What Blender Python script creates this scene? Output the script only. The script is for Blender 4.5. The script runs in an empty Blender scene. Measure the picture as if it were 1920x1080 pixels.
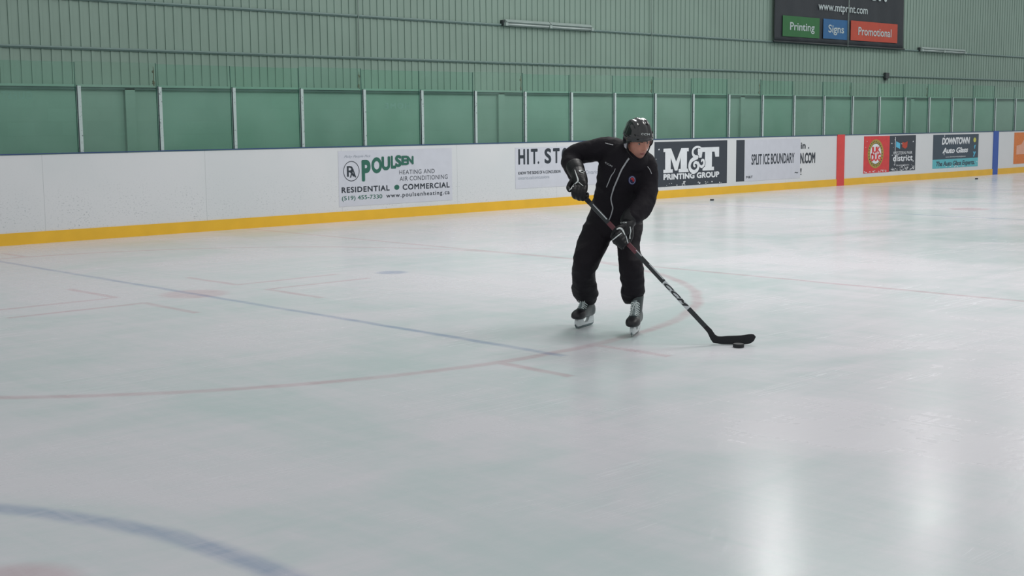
import bpy, bmesh, math, random
from mathutils import Vector, Matrix, noise
from mathutils.bvhtree import BVHTree

random.seed(4)
SC = bpy.context.scene
COL = SC.collection

# ------------------------------------------------------------------ camera
CAM = Vector((0.0, -16.8217, 1.5299))
FOC = 2458.65                      # focal length in pixels of a 1920 wide frame
FW = Vector((0.68810982, 0.71476584, -0.1249587)).normalized()
RT = Vector((0.71960599, -0.69432557, -0.00890095)).normalized()
UP = RT.cross(FW).normalized()
cd = bpy.data.cameras.new('camera')
cd.sensor_width = 36.0
cd.lens = FOC * 36.0 / 1920.0
cd.clip_end = 300
cam = bpy.data.objects.new('camera', cd)
COL.objects.link(cam)
cam.matrix_world = Matrix((
    (RT.x, UP.x, -FW.x, CAM.x), (RT.y, UP.y, -FW.y, CAM.y), (RT.z, UP.z, -FW.z, CAM.z), (0, 0, 0, 1)))
SC.camera = cam

# ------------------------------------------------------------------ light
SC.view_settings.view_transform = 'Standard'
SC.view_settings.look = 'None'
SC.view_settings.exposure = 0.30
SC.view_settings.gamma = 1.0
SC.view_settings.use_curve_mapping = False
world = bpy.data.worlds.new('arena_air')
SC.world = world
world.use_nodes = True
bg = world.node_tree.nodes['Background']
bg.inputs[0].default_value = (0.93, 0.955, 0.955, 1)
bg.inputs[1].default_value = 0.52

def lamp(x, y, z, size, power, col=(1.0, 0.985, 0.96)):
    ld = bpy.data.lights.new('overhead_light', 'AREA')
    ld.shape = 'DISK'; ld.size = size; ld.energy = power; ld.color = col
    o = bpy.data.objects.new('overhead_light', ld)
    o.location = (x, y, z)
    COL.objects.link(o)
    return o

# first two lamps follow the ice glints; the rest are added to balance brightness
for (x, y, z, w, d) in ((22.53, -4.87, 6.0, 85, 0.3), (18.05, -4.40, 6.0, 105, 0.3), (30, -4.0, 7.6, 150, 2.0), (42, -4.8, 7.6, 150, 2.0),
                        (11.5, -8.0, 7.0, 270, 2.6), (20, -5.0, 7.6, 90, 2.0), (10.5, -13, 7.0, 120, 2.6), (38, -11, 7.2, 40, 2.6)):
    lamp(x, y, z, d, w)

# ------------------------------------------------------------------ helpers
def ray(px, py):
    return FW + RT * ((px - 960) / FOC) - UP * ((py - 540) / FOC)

def W(px, py, Y=0.0):
    """point of the wall plane y = Y"""
    d = ray(px, py)
    return CAM + d * ((Y - CAM.y) / d.y)

def tag(o, label=None, cat=None, group=None, kind=None):
    if label: o['label'] = label
    if cat: o['category'] = cat
    if group: o['group'] = group
    if kind: o['kind'] = kind
    return o

def empty(name, loc=(0, 0, 0)):
    o = bpy.data.objects.new(name, None)
    o.location = loc; o.empty_display_size = 0.1
    COL.objects.link(o)
    return o

def parent(o, p):
    o.parent = p
    o.matrix_parent_inverse = Matrix.Translation(p.matrix_world.translation if False else p.location).inverted() if p.type == 'EMPTY' else Matrix()
    return o

LINE = [0]
def build(name, bm, mats, par=None, smooth=False, mods=None):
    lay = bm.faces.layers.int.get('line')
    if lay is not None:
        ids = sorted({f[lay] for f in bm.faces})
        if len(ids) > 1:                       # every printed line becomes a part of its own
            out = None
            for k in ids:
                b2 = bm.copy(); l2 = b2.faces.layers.int.get('line')
                bmesh.ops.delete(b2, geom=[f for f in b2.faces if f[l2] != k], context='FACES')
                b2.faces.layers.int.remove(b2.faces.layers.int.get('line'))
                o = build(name, b2, mats, par, smooth)
                out = out or o
            bm.free()
            return out
    me = bpy.data.meshes.new(name)
    bm.normal_update()
    bm.to_mesh(me); bm.free()
    if not isinstance(mats, (list, tuple)): mats = [mats]
    for m in mats: me.materials.append(m)
    if smooth:
        for p in me.polygons: p.use_smooth = True
    o = bpy.data.objects.new(name, me)
    COL.objects.link(o)
    if par: parent(o, par)
    return o

def NB(): return bmesh.new()

def box(bm, x0, x1, y0, y1, z0, z1, mi=0):
    vs = [bm.verts.new(v) for v in ((x0, y0, z0), (x1, y0, z0), (x1, y1, z0), (x0, y1, z0),
                                    (x0, y0, z1), (x1, y0, z1), (x1, y1, z1), (x0, y1, z1))]
    for f in ((3, 2, 1, 0), (4, 5, 6, 7), (0, 1, 5, 4), (1, 2, 6, 5), (2, 3, 7, 6), (3, 0, 4, 7)):
        fc = bm.faces.new([vs[i] for i in f]); fc.material_index = mi
    return vs

def bevel(bm, w, seg=2):
    bmesh.ops.bevel(bm, geom=list(bm.edges), offset=w, segments=seg, affect='EDGES', profile=0.6)

def ringloft(bm, rings, cap=True, mi=0):
    """rings: list of lists of points, equal length, closed loops"""
    L = [[bm.verts.new(p) for p in r] for r in rings]
    n = len(L[0])
    for a, b in zip(L[:-1], L[1:]):
        for i in range(n):
            j = (i + 1) % n
            f = bm.faces.new((a[i], a[j], b[j], b[i])); f.material_index = mi
    if cap:
        for r, rev in ((L[0], True), (L[-1], False)):
            c = bm.verts.new(sum((v.co for v in r), Vector()) / n)
            for i in range(n):
                j = (i + 1) % n
                f = bm.faces.new((r[j], r[i], c) if rev else (r[i], r[j], c)); f.material_index = mi
    return L

def frame(t, ref=None):
    t = t.normalized()
    ref = ref or (Vector((0, 0, 1)) if abs(t.z) < 0.9 else Vector((1, 0, 0)))
    a = ref.cross(t).normalized()
    b = t.cross(a).normalized()
    return a, b

def smoothpath(pts, rad, sub=4):
    """Catmull-Rom resample of points with radii"""
    P = [pts[0]] + list(pts) + [pts[-1]]
    Rr = [rad[0]] + list(rad) + [rad[-1]]
    op, orr = [], []
    for i in range(1, len(P) - 2):
        for k in range(sub):
            t = k / sub
            def cr(a, b, c, d):
                return 0.5 * ((2 * b) + (c - a) * t + (2 * a - 5 * b + 4 * c - d) * t * t + (3 * b - a - 3 * c + d) * t ** 3)
            op.append(cr(P[i - 1], P[i], P[i + 1], P[i + 2]))
            orr.append(cr(Rr[i - 1], Rr[i], Rr[i + 1], Rr[i + 2]))
    op.append(pts[-1]); orr.append(rad[-1])
    return op, orr

def tube(bm, pts, rad, n=12, cap=True, mi=0, ref=None, round_ends=False, flat=1.0):
    pts = [Vector(p) for p in pts]
    if not isinstance(rad, (list, tuple)): rad = [rad] * len(pts)
    if round_ends:
        d0 = (pts[0] - pts[1]).normalized(); d1 = (pts[-1] - pts[-2]).normalized()
        np_, nr = [], []
        for k in (0.995, 0.85, 0.5): np_.append(pts[0] + d0 * rad[0] * k); nr.append(rad[0] * math.sqrt(1 - k * k))
        np_ += pts; nr += list(rad)
        for k in (0.5, 0.85, 0.995): np_.append(pts[-1] + d1 * rad[-1] * k); nr.append(rad[-1] * math.sqrt(1 - k * k))
        pts, rad = np_, nr
    rings = []
    a = b = None
    for i, p in enumerate(pts):
        t = (pts[min(i + 1, len(pts) - 1)] - pts[max(i - 1, 0)]).normalized()
        if a is None:
            a, b = frame(t, ref)
        else:
            a = (a - t * a.dot(t)).normalized(); b = t.cross(a).normalized()
        rings.append([p + a * (math.cos(2 * math.pi * k / n) * rad[i]) + b * (math.sin(2 * math.pi * k / n) * rad[i] * flat) for k in range(n)])
    return ringloft(bm, rings, cap, mi)

def prism(bm, poly, y0, y1, to=lambda u, v, y: Vector((u, y, v)), mi=0):
    """solid from a 2-D outline (u, v) between depths y0 and y1"""
    A = [bm.verts.new(to(u, v, y0)) for u, v in poly]
    B = [bm.verts.new(to(u, v, y1)) for u, v in poly]
    n = len(poly)
    fs = []
    for i in range(n):
        j = (i + 1) % n
        fs.append(bm.faces.new((A[i], A[j], B[j], B[i])))
    from mathutils.geometry import tessellate_polygon
    for tri in tessellate_polygon([[Vector((u, v, 0)) for u, v in poly]]):
        try:
            fs.append(bm.faces.new([A[i] for i in tri])); fs.append(bm.faces.new([B[i] for i in reversed(tri)]))
        except ValueError:
            pass
    for f in fs: f.material_index = mi
    return fs

_tc = {}
def text_mesh(body, bold=0.0, space=1.0, shear=0.0, res=4):
    """flat glyph triangles of a word, normalised to the unit box"""
    key = (body, bold, space, shear)
    if key in _tc: return _tc[key]
    cu = bpy.data.curves.new('glyphs', 'FONT')
    cu.body = body; cu.space_character = space; cu.shear = shear; cu.resolution_u = res
    o = bpy.data.objects.new('glyphs', cu)
    COL.objects.link(o)
    dg = bpy.context.evaluated_depsgraph_get(); dg.update()
    me = bpy.data.meshes.new_from_object(o.evaluated_get(dg))
    v0 = [(v.co.x, v.co.y) for v in me.vertices]
    f0 = [tuple(p.vertices) for p in me.polygons]
    sh = [(0, 0)]
    if bold > 0: sh += [(bold * math.cos(math.pi * (k + .5) / 4), bold * math.sin(math.pi * (k + .5) / 4)) for k in range(8)]
    vs, fs = [], []
    for q, (ax, ay) in enumerate(sh):          # each shifted copy lies a hair above the last
        n0 = len(vs)
        vs += [(x + ax, y + ay, q) for x, y in v0]
        fs += [tuple(i + n0 for i in f) for f in f0]
    bpy.data.objects.remove(o); bpy.data.curves.remove(cu); bpy.data.meshes.remove(me)
    x0 = min(v[0] for v in vs); x1 = max(v[0] for v in vs); y0 = min(v[1] for v in vs); y1 = max(v[1] for v in vs)
    vs = [((x - x0) / (x1 - x0), (y - y0) / max(1e-6, y1 - y0), q) for x, y, q in vs]
    _tc[key] = (vs, fs)
    return vs, fs

def add_flat(bm, vf, fn, mi=0, out=Vector((0, -0.00012, 0))):
    vs, fs = vf
    lay = bm.faces.layers.int.get('line') or bm.faces.layers.int.new('line')
    V = [bm.verts.new(fn(v[0], v[1]) + out * (v[2] if len(v) > 2 else 0)) for v in vs]
    for f in fs:
        try:
            q = bm.faces.new([V[i] for i in f]); q.material_index = mi; q[lay] = LINE[0]
        except ValueError:
            pass

def wall_text(bm, body, pxl, pxr, pt, pb, Y, bold=0.0, space=1.0, shear=0.0, mi=0, flip=False, dy=0.0):
    """print a word on the wall plane y = Y; pt / pb are the image heights of its top and bottom at its left end"""
    a = W(pxl, (pt + pb) / 2, Y).x; b = W(pxr, (pt + pb) / 2, Y).x
    zt = W(pxl, pt, Y).z; zb = W(pxl, pb, Y).z
    if len(body) > 1: LINE[0] += 1
    add_flat(bm, text_mesh(body, bold, space, shear),
             lambda x, y: Vector(((b + (a - b) * x) if flip else (a + (b - a) * x), Y - dy, zb + (zt - zb) * y)), mi)

def disc(cx, cz, rx, rz, n=40, r_in=0.0):
    vs, fs = [], []
    if r_in <= 0:
        vs = [(cx + rx * math.cos(2 * math.pi * k / n), cz + rz * math.sin(2 * math.pi * k / n)) for k in range(n)]
        fs = [tuple(range(n))]
    else:
        for k in range(n):
            c, s = math.cos(2 * math.pi * k / n), math.sin(2 * math.pi * k / n)
            vs.append((cx + rx * c, cz + rz * s)); vs.append((cx + rx * r_in * c, cz + rz * r_in * s))
        for k in range(n):
            j = (k + 1) % n
            fs.append((2 * k, 2 * j, 2 * j + 1, 2 * k + 1))
    return vs, fs

# ------------------------------------------------------------------ materials
def lin(c):
    return tuple((v / 12.92 if v <= 0.04045 else ((v + 0.055) / 1.055) ** 2.4) for v in c)

def rgb(r, g, b): return lin((r / 255, g / 255, b / 255)) + (1,)

def new_mat(name):
    m = bpy.data.materials.new(name); m.use_nodes = True
    nt = m.node_tree
    return m, nt, nt.nodes['Principled BSDF']

def mat(name, col, rough=0.6, metal=0.0, var=0.06, scale=6.0, bump=0.0, bscale=60.0, coat=0.0, spec=0.5):
    m, nt, p = new_mat(name)
    tc = nt.nodes.new('ShaderNodeTexCoord')
    nz = nt.nodes.new('ShaderNodeTexNoise'); nz.inputs['Scale'].default_value = scale; nz.inputs['Detail'].default_value = 5
    nt.links.new(tc.outputs['Object'], nz.inputs['Vector'])
    mr = nt.nodes.new('ShaderNodeMapRange')
    mr.inputs['From Min'].default_value = 0.3; mr.inputs['From Max'].default_value = 0.7
    mr.inputs['To Min'].default_value = 1 - var; mr.inputs['To Max'].default_value = 1 + var
    nt.links.new(nz.outputs['Fac'], mr.inputs['Value'])
    mx = nt.nodes.new('ShaderNodeVectorMath'); mx.operation = 'SCALE'
    mx.inputs[0].default_value = col[:3]
    nt.links.new(mr.outputs[0], mx.inputs['Scale'])
    nt.links.new(mx.outputs[0], p.inputs['Base Color'])
    p.inputs['Roughness'].default_value = rough
    p.inputs['Metallic'].default_value = metal
    p.inputs['Specular IOR Level'].default_value = spec
    p.inputs['Coat Weight'].default_value = coat
    if bump:
        n2 = nt.nodes.new('ShaderNodeTexNoise'); n2.inputs['Scale'].default_value = bscale; n2.inputs['Detail'].default_value = 4
        nt.links.new(tc.outputs['Object'], n2.inputs['Vector'])
        b = nt.nodes.new('ShaderNodeBump'); b.inputs['Strength'].default_value = bump; b.inputs['Distance'].default_value = 0.01
        nt.links.new(n2.outputs['Fac'], b.inputs['Height']); nt.links.new(b.outputs[0], p.inputs['Normal'])
    return m

class G:
    """small node-graph helper"""
    def __init__(s, nt): s.nt = nt
    def val(s, sock, v):
        if isinstance(v, (int, float)): sock.default_value = v
        else: s.nt.links.new(v, sock)
    def m(s, op, a, b=None, c=None, clamp=False):
        n = s.nt.nodes.new('ShaderNodeMath'); n.operation = op; n.use_clamp = clamp
        s.val(n.inputs[0], a)
        if b is not None: s.val(n.inputs[1], b)
        if c is not None: s.val(n.inputs[2], c)
        return n.outputs[0]
    def ss(s, v, lo, hi, a=0.0, b=1.0):
        n = s.nt.nodes.new('ShaderNodeMapRange'); n.interpolation_type = 'SMOOTHSTEP'
        s.val(n.inputs['Value'], v)
        n.inputs['From Min'].default_value = lo; n.inputs['From Max'].default_value = hi
        n.inputs['To Min'].default_value = a; n.inputs['To Max'].default_value = b
        return n.outputs[0]
    def noise(s, vec, scale, detail=4, rough=0.5, dist=0.0):
        n = s.nt.nodes.new('ShaderNodeTexNoise'); n.inputs['Scale'].default_value = scale
        n.inputs['Detail'].default_value = detail; n.inputs['Roughness'].default_value = rough; n.inputs['Distortion'].default_value = dist
        s.nt.links.new(vec, n.inputs['Vector'])
        return n.outputs['Fac']
    def map(s, vec, scale=(1, 1, 1), rot=(0, 0, 0), loc=(0, 0, 0)):
        n = s.nt.nodes.new('ShaderNodeMapping')
        n.inputs['Scale'].default_value = scale; n.inputs['Rotation'].default_value = rot; n.inputs['Location'].default_value = loc
        s.nt.links.new(vec, n.inputs['Vector'])
        return n.outputs[0]
    def mix(s, f, a, b):
        n = s.nt.nodes.new('ShaderNodeMix'); n.data_type = 'RGBA'
        s.val(n.inputs[0], f)
        for k, v in ((6, a), (7, b)):
            if isinstance(v, tuple): n.inputs[k].default_value = v
            else: s.nt.links.new(v, n.inputs[k])
        return n.outputs[2]

def ice_material():
    m, nt, p = new_mat('ice_sheet')
    g = G(nt)
    geo = nt.nodes.new('ShaderNodeNewGeometry')
    sep = nt.nodes.new('ShaderNodeSeparateXYZ'); nt.links.new(geo.outputs['Position'], sep.inputs[0])
    # a little wobble so that painted lines look buried and uneven
    wob = g.noise(geo.outputs['Position'], 2.2, 3)
    X = g.m('ADD', sep.outputs[0], g.m('MULTIPLY', g.m('SUBTRACT', wob, 0.5), 0.05))
    Y = g.m('ADD', sep.outputs[1], g.m('MULTIPLY', g.m('SUBTRACT', wob, 0.5), -0.05))
    def rect(x0, x1, y0, y1, blur=0.035):
        a = g.m('SUBTRACT', g.m('ABSOLUTE', g.m('SUBTRACT', X, (x0 + x1) / 2)), abs(x1 - x0) / 2)
        b = g.m('SUBTRACT', g.m('ABSOLUTE', g.m('SUBTRACT', Y, (y0 + y1) / 2)), abs(y1 - y0) / 2)
        return g.ss(g.m('MAXIMUM', a, b), -0.008, blur, 1.0, 0.0)
    def rad(cx, cy):
        dx = g.m('SUBTRACT', X, cx); dy = g.m('SUBTRACT', Y, cy)
        return g.m('SQRT', g.m('ADD', g.m('MULTIPLY', dx, dx), g.m('MULTIPLY', dy, dy)))
    def ring(cx, cy, R, w, blur=0.04):
        return g.ss(g.m('SUBTRACT', g.m('ABSOLUTE', g.m('SUBTRACT', rad(cx, cy), R)), w / 2), -0.01, blur, 1.0, 0.0)
    def dot(cx, cy, R, blur=0.09): return g.ss(g.m('SUBTRACT', rad(cx, cy), R), -0.03, blur, 1.0, 0.0)
    h = 0.024
    reds = [ring(6.17, -6.21, 4.572, 0.05, 0.05), dot(6.17, -6.21, 0.27)]
    for (x0, x1, yc, y0, y1, xc) in ((4.35, 5.55, -5.91, -5.91, -5.0, 5.55), (4.35, 5.55, -6.43, -7.3, -6.43, 5.55),
                                     (6.81, 8.0, -5.91, -5.91, -5.0, 6.81), (6.81, 8.0, -6.43, -7.3, -6.43, 6.81)):
        reds.append(rect(x0, x1, yc - h, yc + h)); reds.append(rect(xc - h, xc + h, y0, y1))
    for (x, y0, y1) in ((5.69, -11.42, -10.74), (6.62, -11.4, -10.74), (6.6, -1.66, -1.0), (5.69, -1.66, -1.0)):
        reds.append(rect(x - h, x + h, y0, y1))
    reds.append(rect(10.67, 10.72, -20, 0))
    reds.append(dot(21.15, -6.13, 0.30)); reds.append(dot(1.7, -12.6, 0.22))
    R = reds[0]
    for r in reds[1:]: R = g.m('MAXIMUM', R, r)
    blues = [rect(6.15, 6.19, -10.9, 0, 0.04), rect(19.38, 19.43, -20, 0), rect(27.1, 27.17, -12, 0), ring(-0.37, -13.02, 2.80, 0.05, 0.07),
             g.m('MULTIPLY', dot(8.48, -6.21, 0.13, 0.07), 1.0)]
    B = blues[0]
    for r in blues[1:]: B = g.m('MAXIMUM', B, r)
    # the ice over the paint: cloudy, scraped and cut by skates
    pos = geo.outputs['Position']
    cloud = g.noise(pos, 0.45, 6, 0.6, 0.6)
    s1 = g.noise(g.map(pos, (0.5, 3.2, 1), (0, 0, 0.35)), 1.3, 6, 0.65, 0.8)
    s2 = g.noise(g.map(pos, (4.0, 0.45, 1), (0, 0, 0.5)), 1.6, 6, 0.65, 0.9)
    streak = g.m('ADD', g.m('MULTIPLY', s1, 0.55), g.m('MULTIPLY', s2, 0.45))
    mixv = g.m('ADD', g.m('MULTIPLY', cloud, 0.65), g.m('MULTIPLY', streak, 0.35))
    f = g.ss(mixv, 0.36, 0.60)
    base = g.mix(f, rgb(192, 203, 205), rgb(211, 209, 215))
    # fine skate cuts
    cuts = None
    for ang, sc in ((0.2, 1.0), (1.1, 0.8), (-0.6, 1.2), (0.75, 0.6)):
        wv = g.noise(g.map(pos, (sc * 0.22, sc * 9, 1), (0, 0, ang), (ang * 3, 0, 0)), 1.0, 2, 0.4, 0.25)
        c = g.ss(g.m('ABSOLUTE', g.m('SUBTRACT', wv, 0.5)), 0.0, 0.0035, 1.0, 0.0)
        cuts = c if cuts is None else g.m('MAXIMUM', cuts, c)
    cm = g.ss(g.noise(pos, 0.9, 3), 0.5, 0.68)
    cuts = g.m('MULTIPLY', cuts, cm)
    base = g.mix(g.m('MULTIPLY', cuts, 0.13), base, rgb(225, 228, 232))
    fade = g.ss(streak, 0.35, 0.62, 1.0, 0.55)
    base = g.mix(g.m('MULTIPLY', g.m('MULTIPLY', R, fade), 0.34), base, rgb(178, 92, 112))
    base = g.mix(g.m('MULTIPLY', g.m('MULTIPLY', B, fade), 0.50), base, rgb(92, 118, 165))
    nt.links.new(base, p.inputs['Base Color'])
    rg = g.ss(mixv, 0.35, 0.62, 0.20, 0.28)
    nt.links.new(g.m('ADD', rg, g.m('MULTIPLY', cuts, 0.15)), p.inputs['Roughness'])
    p.inputs['IOR'].default_value = 1.31
    p.inputs['Coat Weight'].default_value = 0.15; p.inputs['Coat Roughness'].default_value = 0.085; p.inputs['Coat IOR'].default_value = 1.31
    p.inputs['Specular IOR Level'].default_value = 0.12
    hgt = g.m('ADD', g.m('MULTIPLY', g.noise(pos, 14, 4), 0.6), g.m('MULTIPLY', streak, 0.6))
    hgt = g.m('SUBTRACT', hgt, g.m('MULTIPLY', cuts, 0.4))
    cb_ = nt.nodes.new('ShaderNodeBump'); cb_.inputs['Strength'].default_value = 0.35; cb_.inputs['Distance'].default_value = 0.01
    nt.links.new(g.noise(g.map(pos, (1, 2.2, 1), (0, 0, 0.6)), 11, 5, 0.6), cb_.inputs['Height']); nt.links.new(cb_.outputs[0], p.inputs['Coat Normal'])
    b = nt.nodes.new('ShaderNodeBump'); b.inputs['Strength'].default_value = 0.10; b.inputs['Distance'].default_value = 0.01
    nt.links.new(hgt, b.inputs['Height']); nt.links.new(b.outputs[0], p.inputs['Normal'])
    return m

def board_material():
    """white plastic facing with puck marks that crowd the lower half and a seam every 8 ft"""
    m, nt, p = new_mat('scuffed_white_board')
    g = G(nt)
    geo = nt.nodes.new('ShaderNodeNewGeometry'); pos = geo.outputs['Position']
    sep = nt.nodes.new('ShaderNodeSeparateXYZ'); nt.links.new(pos, sep.inputs[0])
    z = sep.outputs[2]
    low = g.ss(z, 0.30, 0.95, 1.0, 0.0)
    left = g.ss(sep.outputs[0], 12, 26, 1.0, 0.35)
    n1 = g.noise(g.map(pos, (1, 1, 1.5)), 34, 3, 0.6)
    spots = g.ss(n1, 0.56, 0.68)
    n2 = g.noise(g.map(pos, (1, 1, 3.0), (0, 0.5, 0)), 16, 3, 0.6)
    spots = g.m('MAXIMUM', spots, g.m('MULTIPLY', g.ss(n2, 0.62, 0.72), 0.9))
    patch = g.ss(g.noise(pos, 2.3, 3), 0.35, 0.62, 0.35, 1.0)
    k = g.m('MULTIPLY', patch, g.m('MULTIPLY', g.m('MULTIPLY', spots, g.m('ADD', g.m('MULTIPLY', low, 0.6), 0.05)), left))
    base = g.mix(k, rgb(208, 210, 212), rgb(126, 136, 141))
    base = g.mix(g.ss(g.noise(pos, 0.8, 3), 0.35, 0.65, 0.0, 0.4), base, rgb(196, 202, 204))
    fx = g.m('ABSOLUTE', g.m('SUBTRACT', g.m('FRACT', g.m('DIVIDE', g.m('SUBTRACT', sep.outputs[0], 7.604 - 1.2192), 2.4384)), 0.5))
    seam = g.ss(fx, 0.0, 0.0022, 0.5, 0.0)
    base = g.mix(seam, base, rgb(120, 128, 130))
    nt.links.new(base, p.inputs['Base Color'])
    p.inputs['Roughness'].default_value = 0.38
    return m

def glass_material(name, tint, refl=0.06):
    m = bpy.data.materials.new(name); m.use_nodes = True
    nt = m.node_tree; nt.nodes.clear(); g = G(nt)
    out = nt.nodes.new('ShaderNodeOutputMaterial')
    tr = nt.nodes.new('ShaderNodeBsdfTransparent'); tr.inputs[0].default_value = tint
    gl = nt.nodes.new('ShaderNodeBsdfGlossy'); gl.inputs['Roughness'].default_value = 0.12; gl.inputs[0].default_value = (.9, .95, .93, 1)
    df = nt.nodes.new('ShaderNodeBsdfDiffuse'); df.inputs[0].default_value = rgb(150, 178, 168)
    geo = nt.nodes.new('ShaderNodeNewGeometry')
    haze = g.ss(g.noise(geo.outputs['Position'], 1.3, 4), 0.35, 0.7, 0.03, 0.09)
    m1 = nt.nodes.new('ShaderNodeMixShader'); nt.links.new(haze, m1.inputs[0])
    nt.links.new(tr.outputs[0], m1.inputs[1]); nt.links.new(df.outputs[0], m1.inputs[2])
    fr = nt.nodes.new('ShaderNodeFresnel'); fr.inputs[0].default_value = 1.35
    front = g.m('SUBTRACT', 1.0, geo.outputs['Backfacing'])
    m2 = nt.nodes.new('ShaderNodeMixShader'); nt.links.new(g.m('MULTIPLY', g.m('MULTIPLY', fr.outputs[0], front), 0.55), m2.inputs[0])
    nt.links.new(m1.outputs[0], m2.inputs[1]); nt.links.new(gl.outputs[0], m2.inputs[2])
    nt.links.new(m2.outputs[0], out.inputs[0])
    return m

def post_material():
    m, nt, p = new_mat('chipped_white_steel'); g = G(nt)
    geo = nt.nodes.new('ShaderNodeNewGeometry'); pos = geo.outputs['Position']
    s = g.ss(g.noise(g.map(pos, (1, 1, 0.7)), 42, 3, 0.6), 0.60, 0.68)
    nt.links.new(g.mix(g.m('MULTIPLY', s, 0.75), rgb(168, 184, 182), rgb(70, 82, 82)), p.inputs['Base Color'])
    p.inputs['Roughness'].default_value = 0.5
    return m

def block_material():
    m, nt, p = new_mat('painted_block_wall'); g = G(nt)
    geo = nt.nodes.new('ShaderNodeNewGeometry'); pos = geo.outputs['Position']
    vec = g.map(pos, (1, 1, 1), (math.radians(90), 0, 0))
    br = nt.nodes.new('ShaderNodeTexBrick')
    br.inputs['Scale'].default_value = 1.0; br.inputs['Brick Width'].default_value = 0.4; br.inputs['Row Height'].default_value = 0.2
    br.inputs['Mortar Size'].default_value = 0.006; br.inputs['Mortar Smooth'].default_value = 0.6
    br.inputs['Color1'].default_value = (1, 1, 1, 1); br.inputs['Color2'].default_value = (0.96, 0.96, 0.96, 1); br.inputs['Mortar'].default_value = (0.93, 0.93, 0.93, 1)
    nt.links.new(vec, br.inputs['Vector'])
    mul = nt.nodes.new('ShaderNodeMix'); mul.data_type = 'RGBA'; mul.blend_type = 'MULTIPLY'; mul.inputs[0].default_value = 1
    nt.links.new(g.mix(g.ss(g.noise(pos, 0.6, 4), 0.3, 0.7), rgb(128, 158, 147), rgb(134, 165, 153)), mul.inputs[6])
    nt.links.new(br.outputs[0], mul.inputs[7]); nt.links.new(mul.outputs[2], p.inputs['Base Color'])
    p.inputs['Roughness'].default_value = 0.55
    return m

M = {
    'ice': ice_material(), 'board': board_material(),
    'yellow': mat('yellow_kick_plate', rgb(222, 174, 40), 0.42, var=0.05, scale=3),
    'bluecap': mat('blue_cap_rail', rgb(34, 64, 108), 0.45),
    'red': mat('red_plastic', rgb(205, 62, 60), 0.45), 'blue': mat('blue_plastic', rgb(34, 78, 160), 0.45),
    'glass': glass_material('arena_glass', (0.85, 0.95, 0.91, 1)),
    'glass2': glass_material('arena_glass_clear', (0.90, 0.955, 0.925, 1)), 'glass3': glass_material('arena_glass_green', (0.83, 0.955, 0.90, 1)),
    'glass_edge': mat('dark_glass_edge', rgb(48, 92, 84), 0.3),
    'post': post_material(), 'post_dark': mat('post_shade_gap', rgb(38, 52, 58), 0.5),
    'block': block_material(),
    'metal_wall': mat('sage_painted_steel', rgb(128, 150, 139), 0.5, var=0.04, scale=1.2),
    'rib_shade': mat('sage_rib_shade', rgb(108, 131, 121), 0.55, var=0.03, scale=1.2),
    'trim': mat('grey_green_trim', rgb(120, 142, 138), 0.5), 'trim_dark': mat('trim_underside_shade', rgb(70, 96, 92), 0.6),
    'fix': mat('white_enamel', rgb(152, 167, 163), 0.4), 'tubeglass': mat('unlit_tube', rgb(172, 184, 182), 0.25),
    'dark': mat('dark_grey_plastic', rgb(48, 56, 58), 0.5), 'rust': mat('weathered_brown_steel', rgb(96, 96, 76), 0.8, var=0.4, scale=40),
    'cable': mat('grey_cable', rgb(150, 166, 160), 0.5),
    'navy': mat('navy_vinyl', rgb(44, 52, 62), 0.5, var=0.05), 'vinyl': mat('white_vinyl', rgb(194, 197, 206), 0.42, var=0.03),
    'ink': mat('dark_ink', rgb(34, 44, 54), 0.5), 'greyink': mat('faded_grey_ink', rgb(140, 148, 160), 0.5), 'faint': mat('very_faint_ink', rgb(172, 184, 190), 0.5),
    'green': mat('green_ink', rgb(34, 96, 80), 0.5), 'whiteink': mat('white_ink', rgb(214, 218, 222), 0.5),
    'banner': mat('black_banner_cloth', rgb(40, 46, 52), 0.7, bump=0.3, bscale=12), 'bgreen': mat('green_print', rgb(32, 98, 50), 0.6),
    'bblue': mat('blue_print', rgb(30, 90, 138), 0.6), 'borange': mat('orange_red_print', rgb(172, 64, 44), 0.6),
    'bink': mat('pale_print', rgb(172, 184, 186), 0.6),
    'signred': mat('red_vinyl', rgb(200, 52, 54), 0.45, var=0.1, scale=9), 'gold': mat('gold_print', rgb(160, 140, 60), 0.5),
    'teal': mat('teal_vinyl', rgb(84, 172, 182), 0.45), 'slate': mat('slate_vinyl', rgb(44, 62, 76), 0.45),
    'orange': mat('orange_vinyl', rgb(206, 116, 52), 0.5, var=0.1, scale=20), 'cyan': mat('light_blue_print', rgb(84, 176, 208), 0.5),
    'yel': mat('yellow_print', rgb(190, 190, 84), 0.5), 'palepk': mat('pale_print_on_orange', rgb(214, 160, 136), 0.5),
    'frost': mat('frosted_letters', rgb(96, 138, 124), 0.6),
}

# ------------------------------------------------------------------ setting
X0, X1 = -14.0, 62.0
YW = 1.5                       # face of the wall behind the boards
bm = NB(); box(bm, X0, X1, -40, 0.06, -0.12, 0.0)
tag(build('floor', bm, M['ice']), kind='structure')
bm = NB(); box(bm, X0, X1, 0.02, YW + 0.3, -0.14, -0.002)
tag(build('trim_3', bm, M['dark']), kind='structure')

ZL = 2.12                      # ledge between block wall and metal cladding
bm = NB(); box(bm, X0, X1, YW, YW + 0.25, 0, ZL)
wall_low = tag(build('wall_lower', bm, M['block']), kind='structure')
bm = NB()
for k in range(-3, 8):          # pilasters of the block wall
    xc = 17.36 + 7.68 * k
    box(bm, xc - 0.08, xc + 0.08, YW - 0.05, YW + 0.01, 0, ZL - 0.03)
parent(build('pilaster', bm, M['block']), wall_low)

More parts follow.
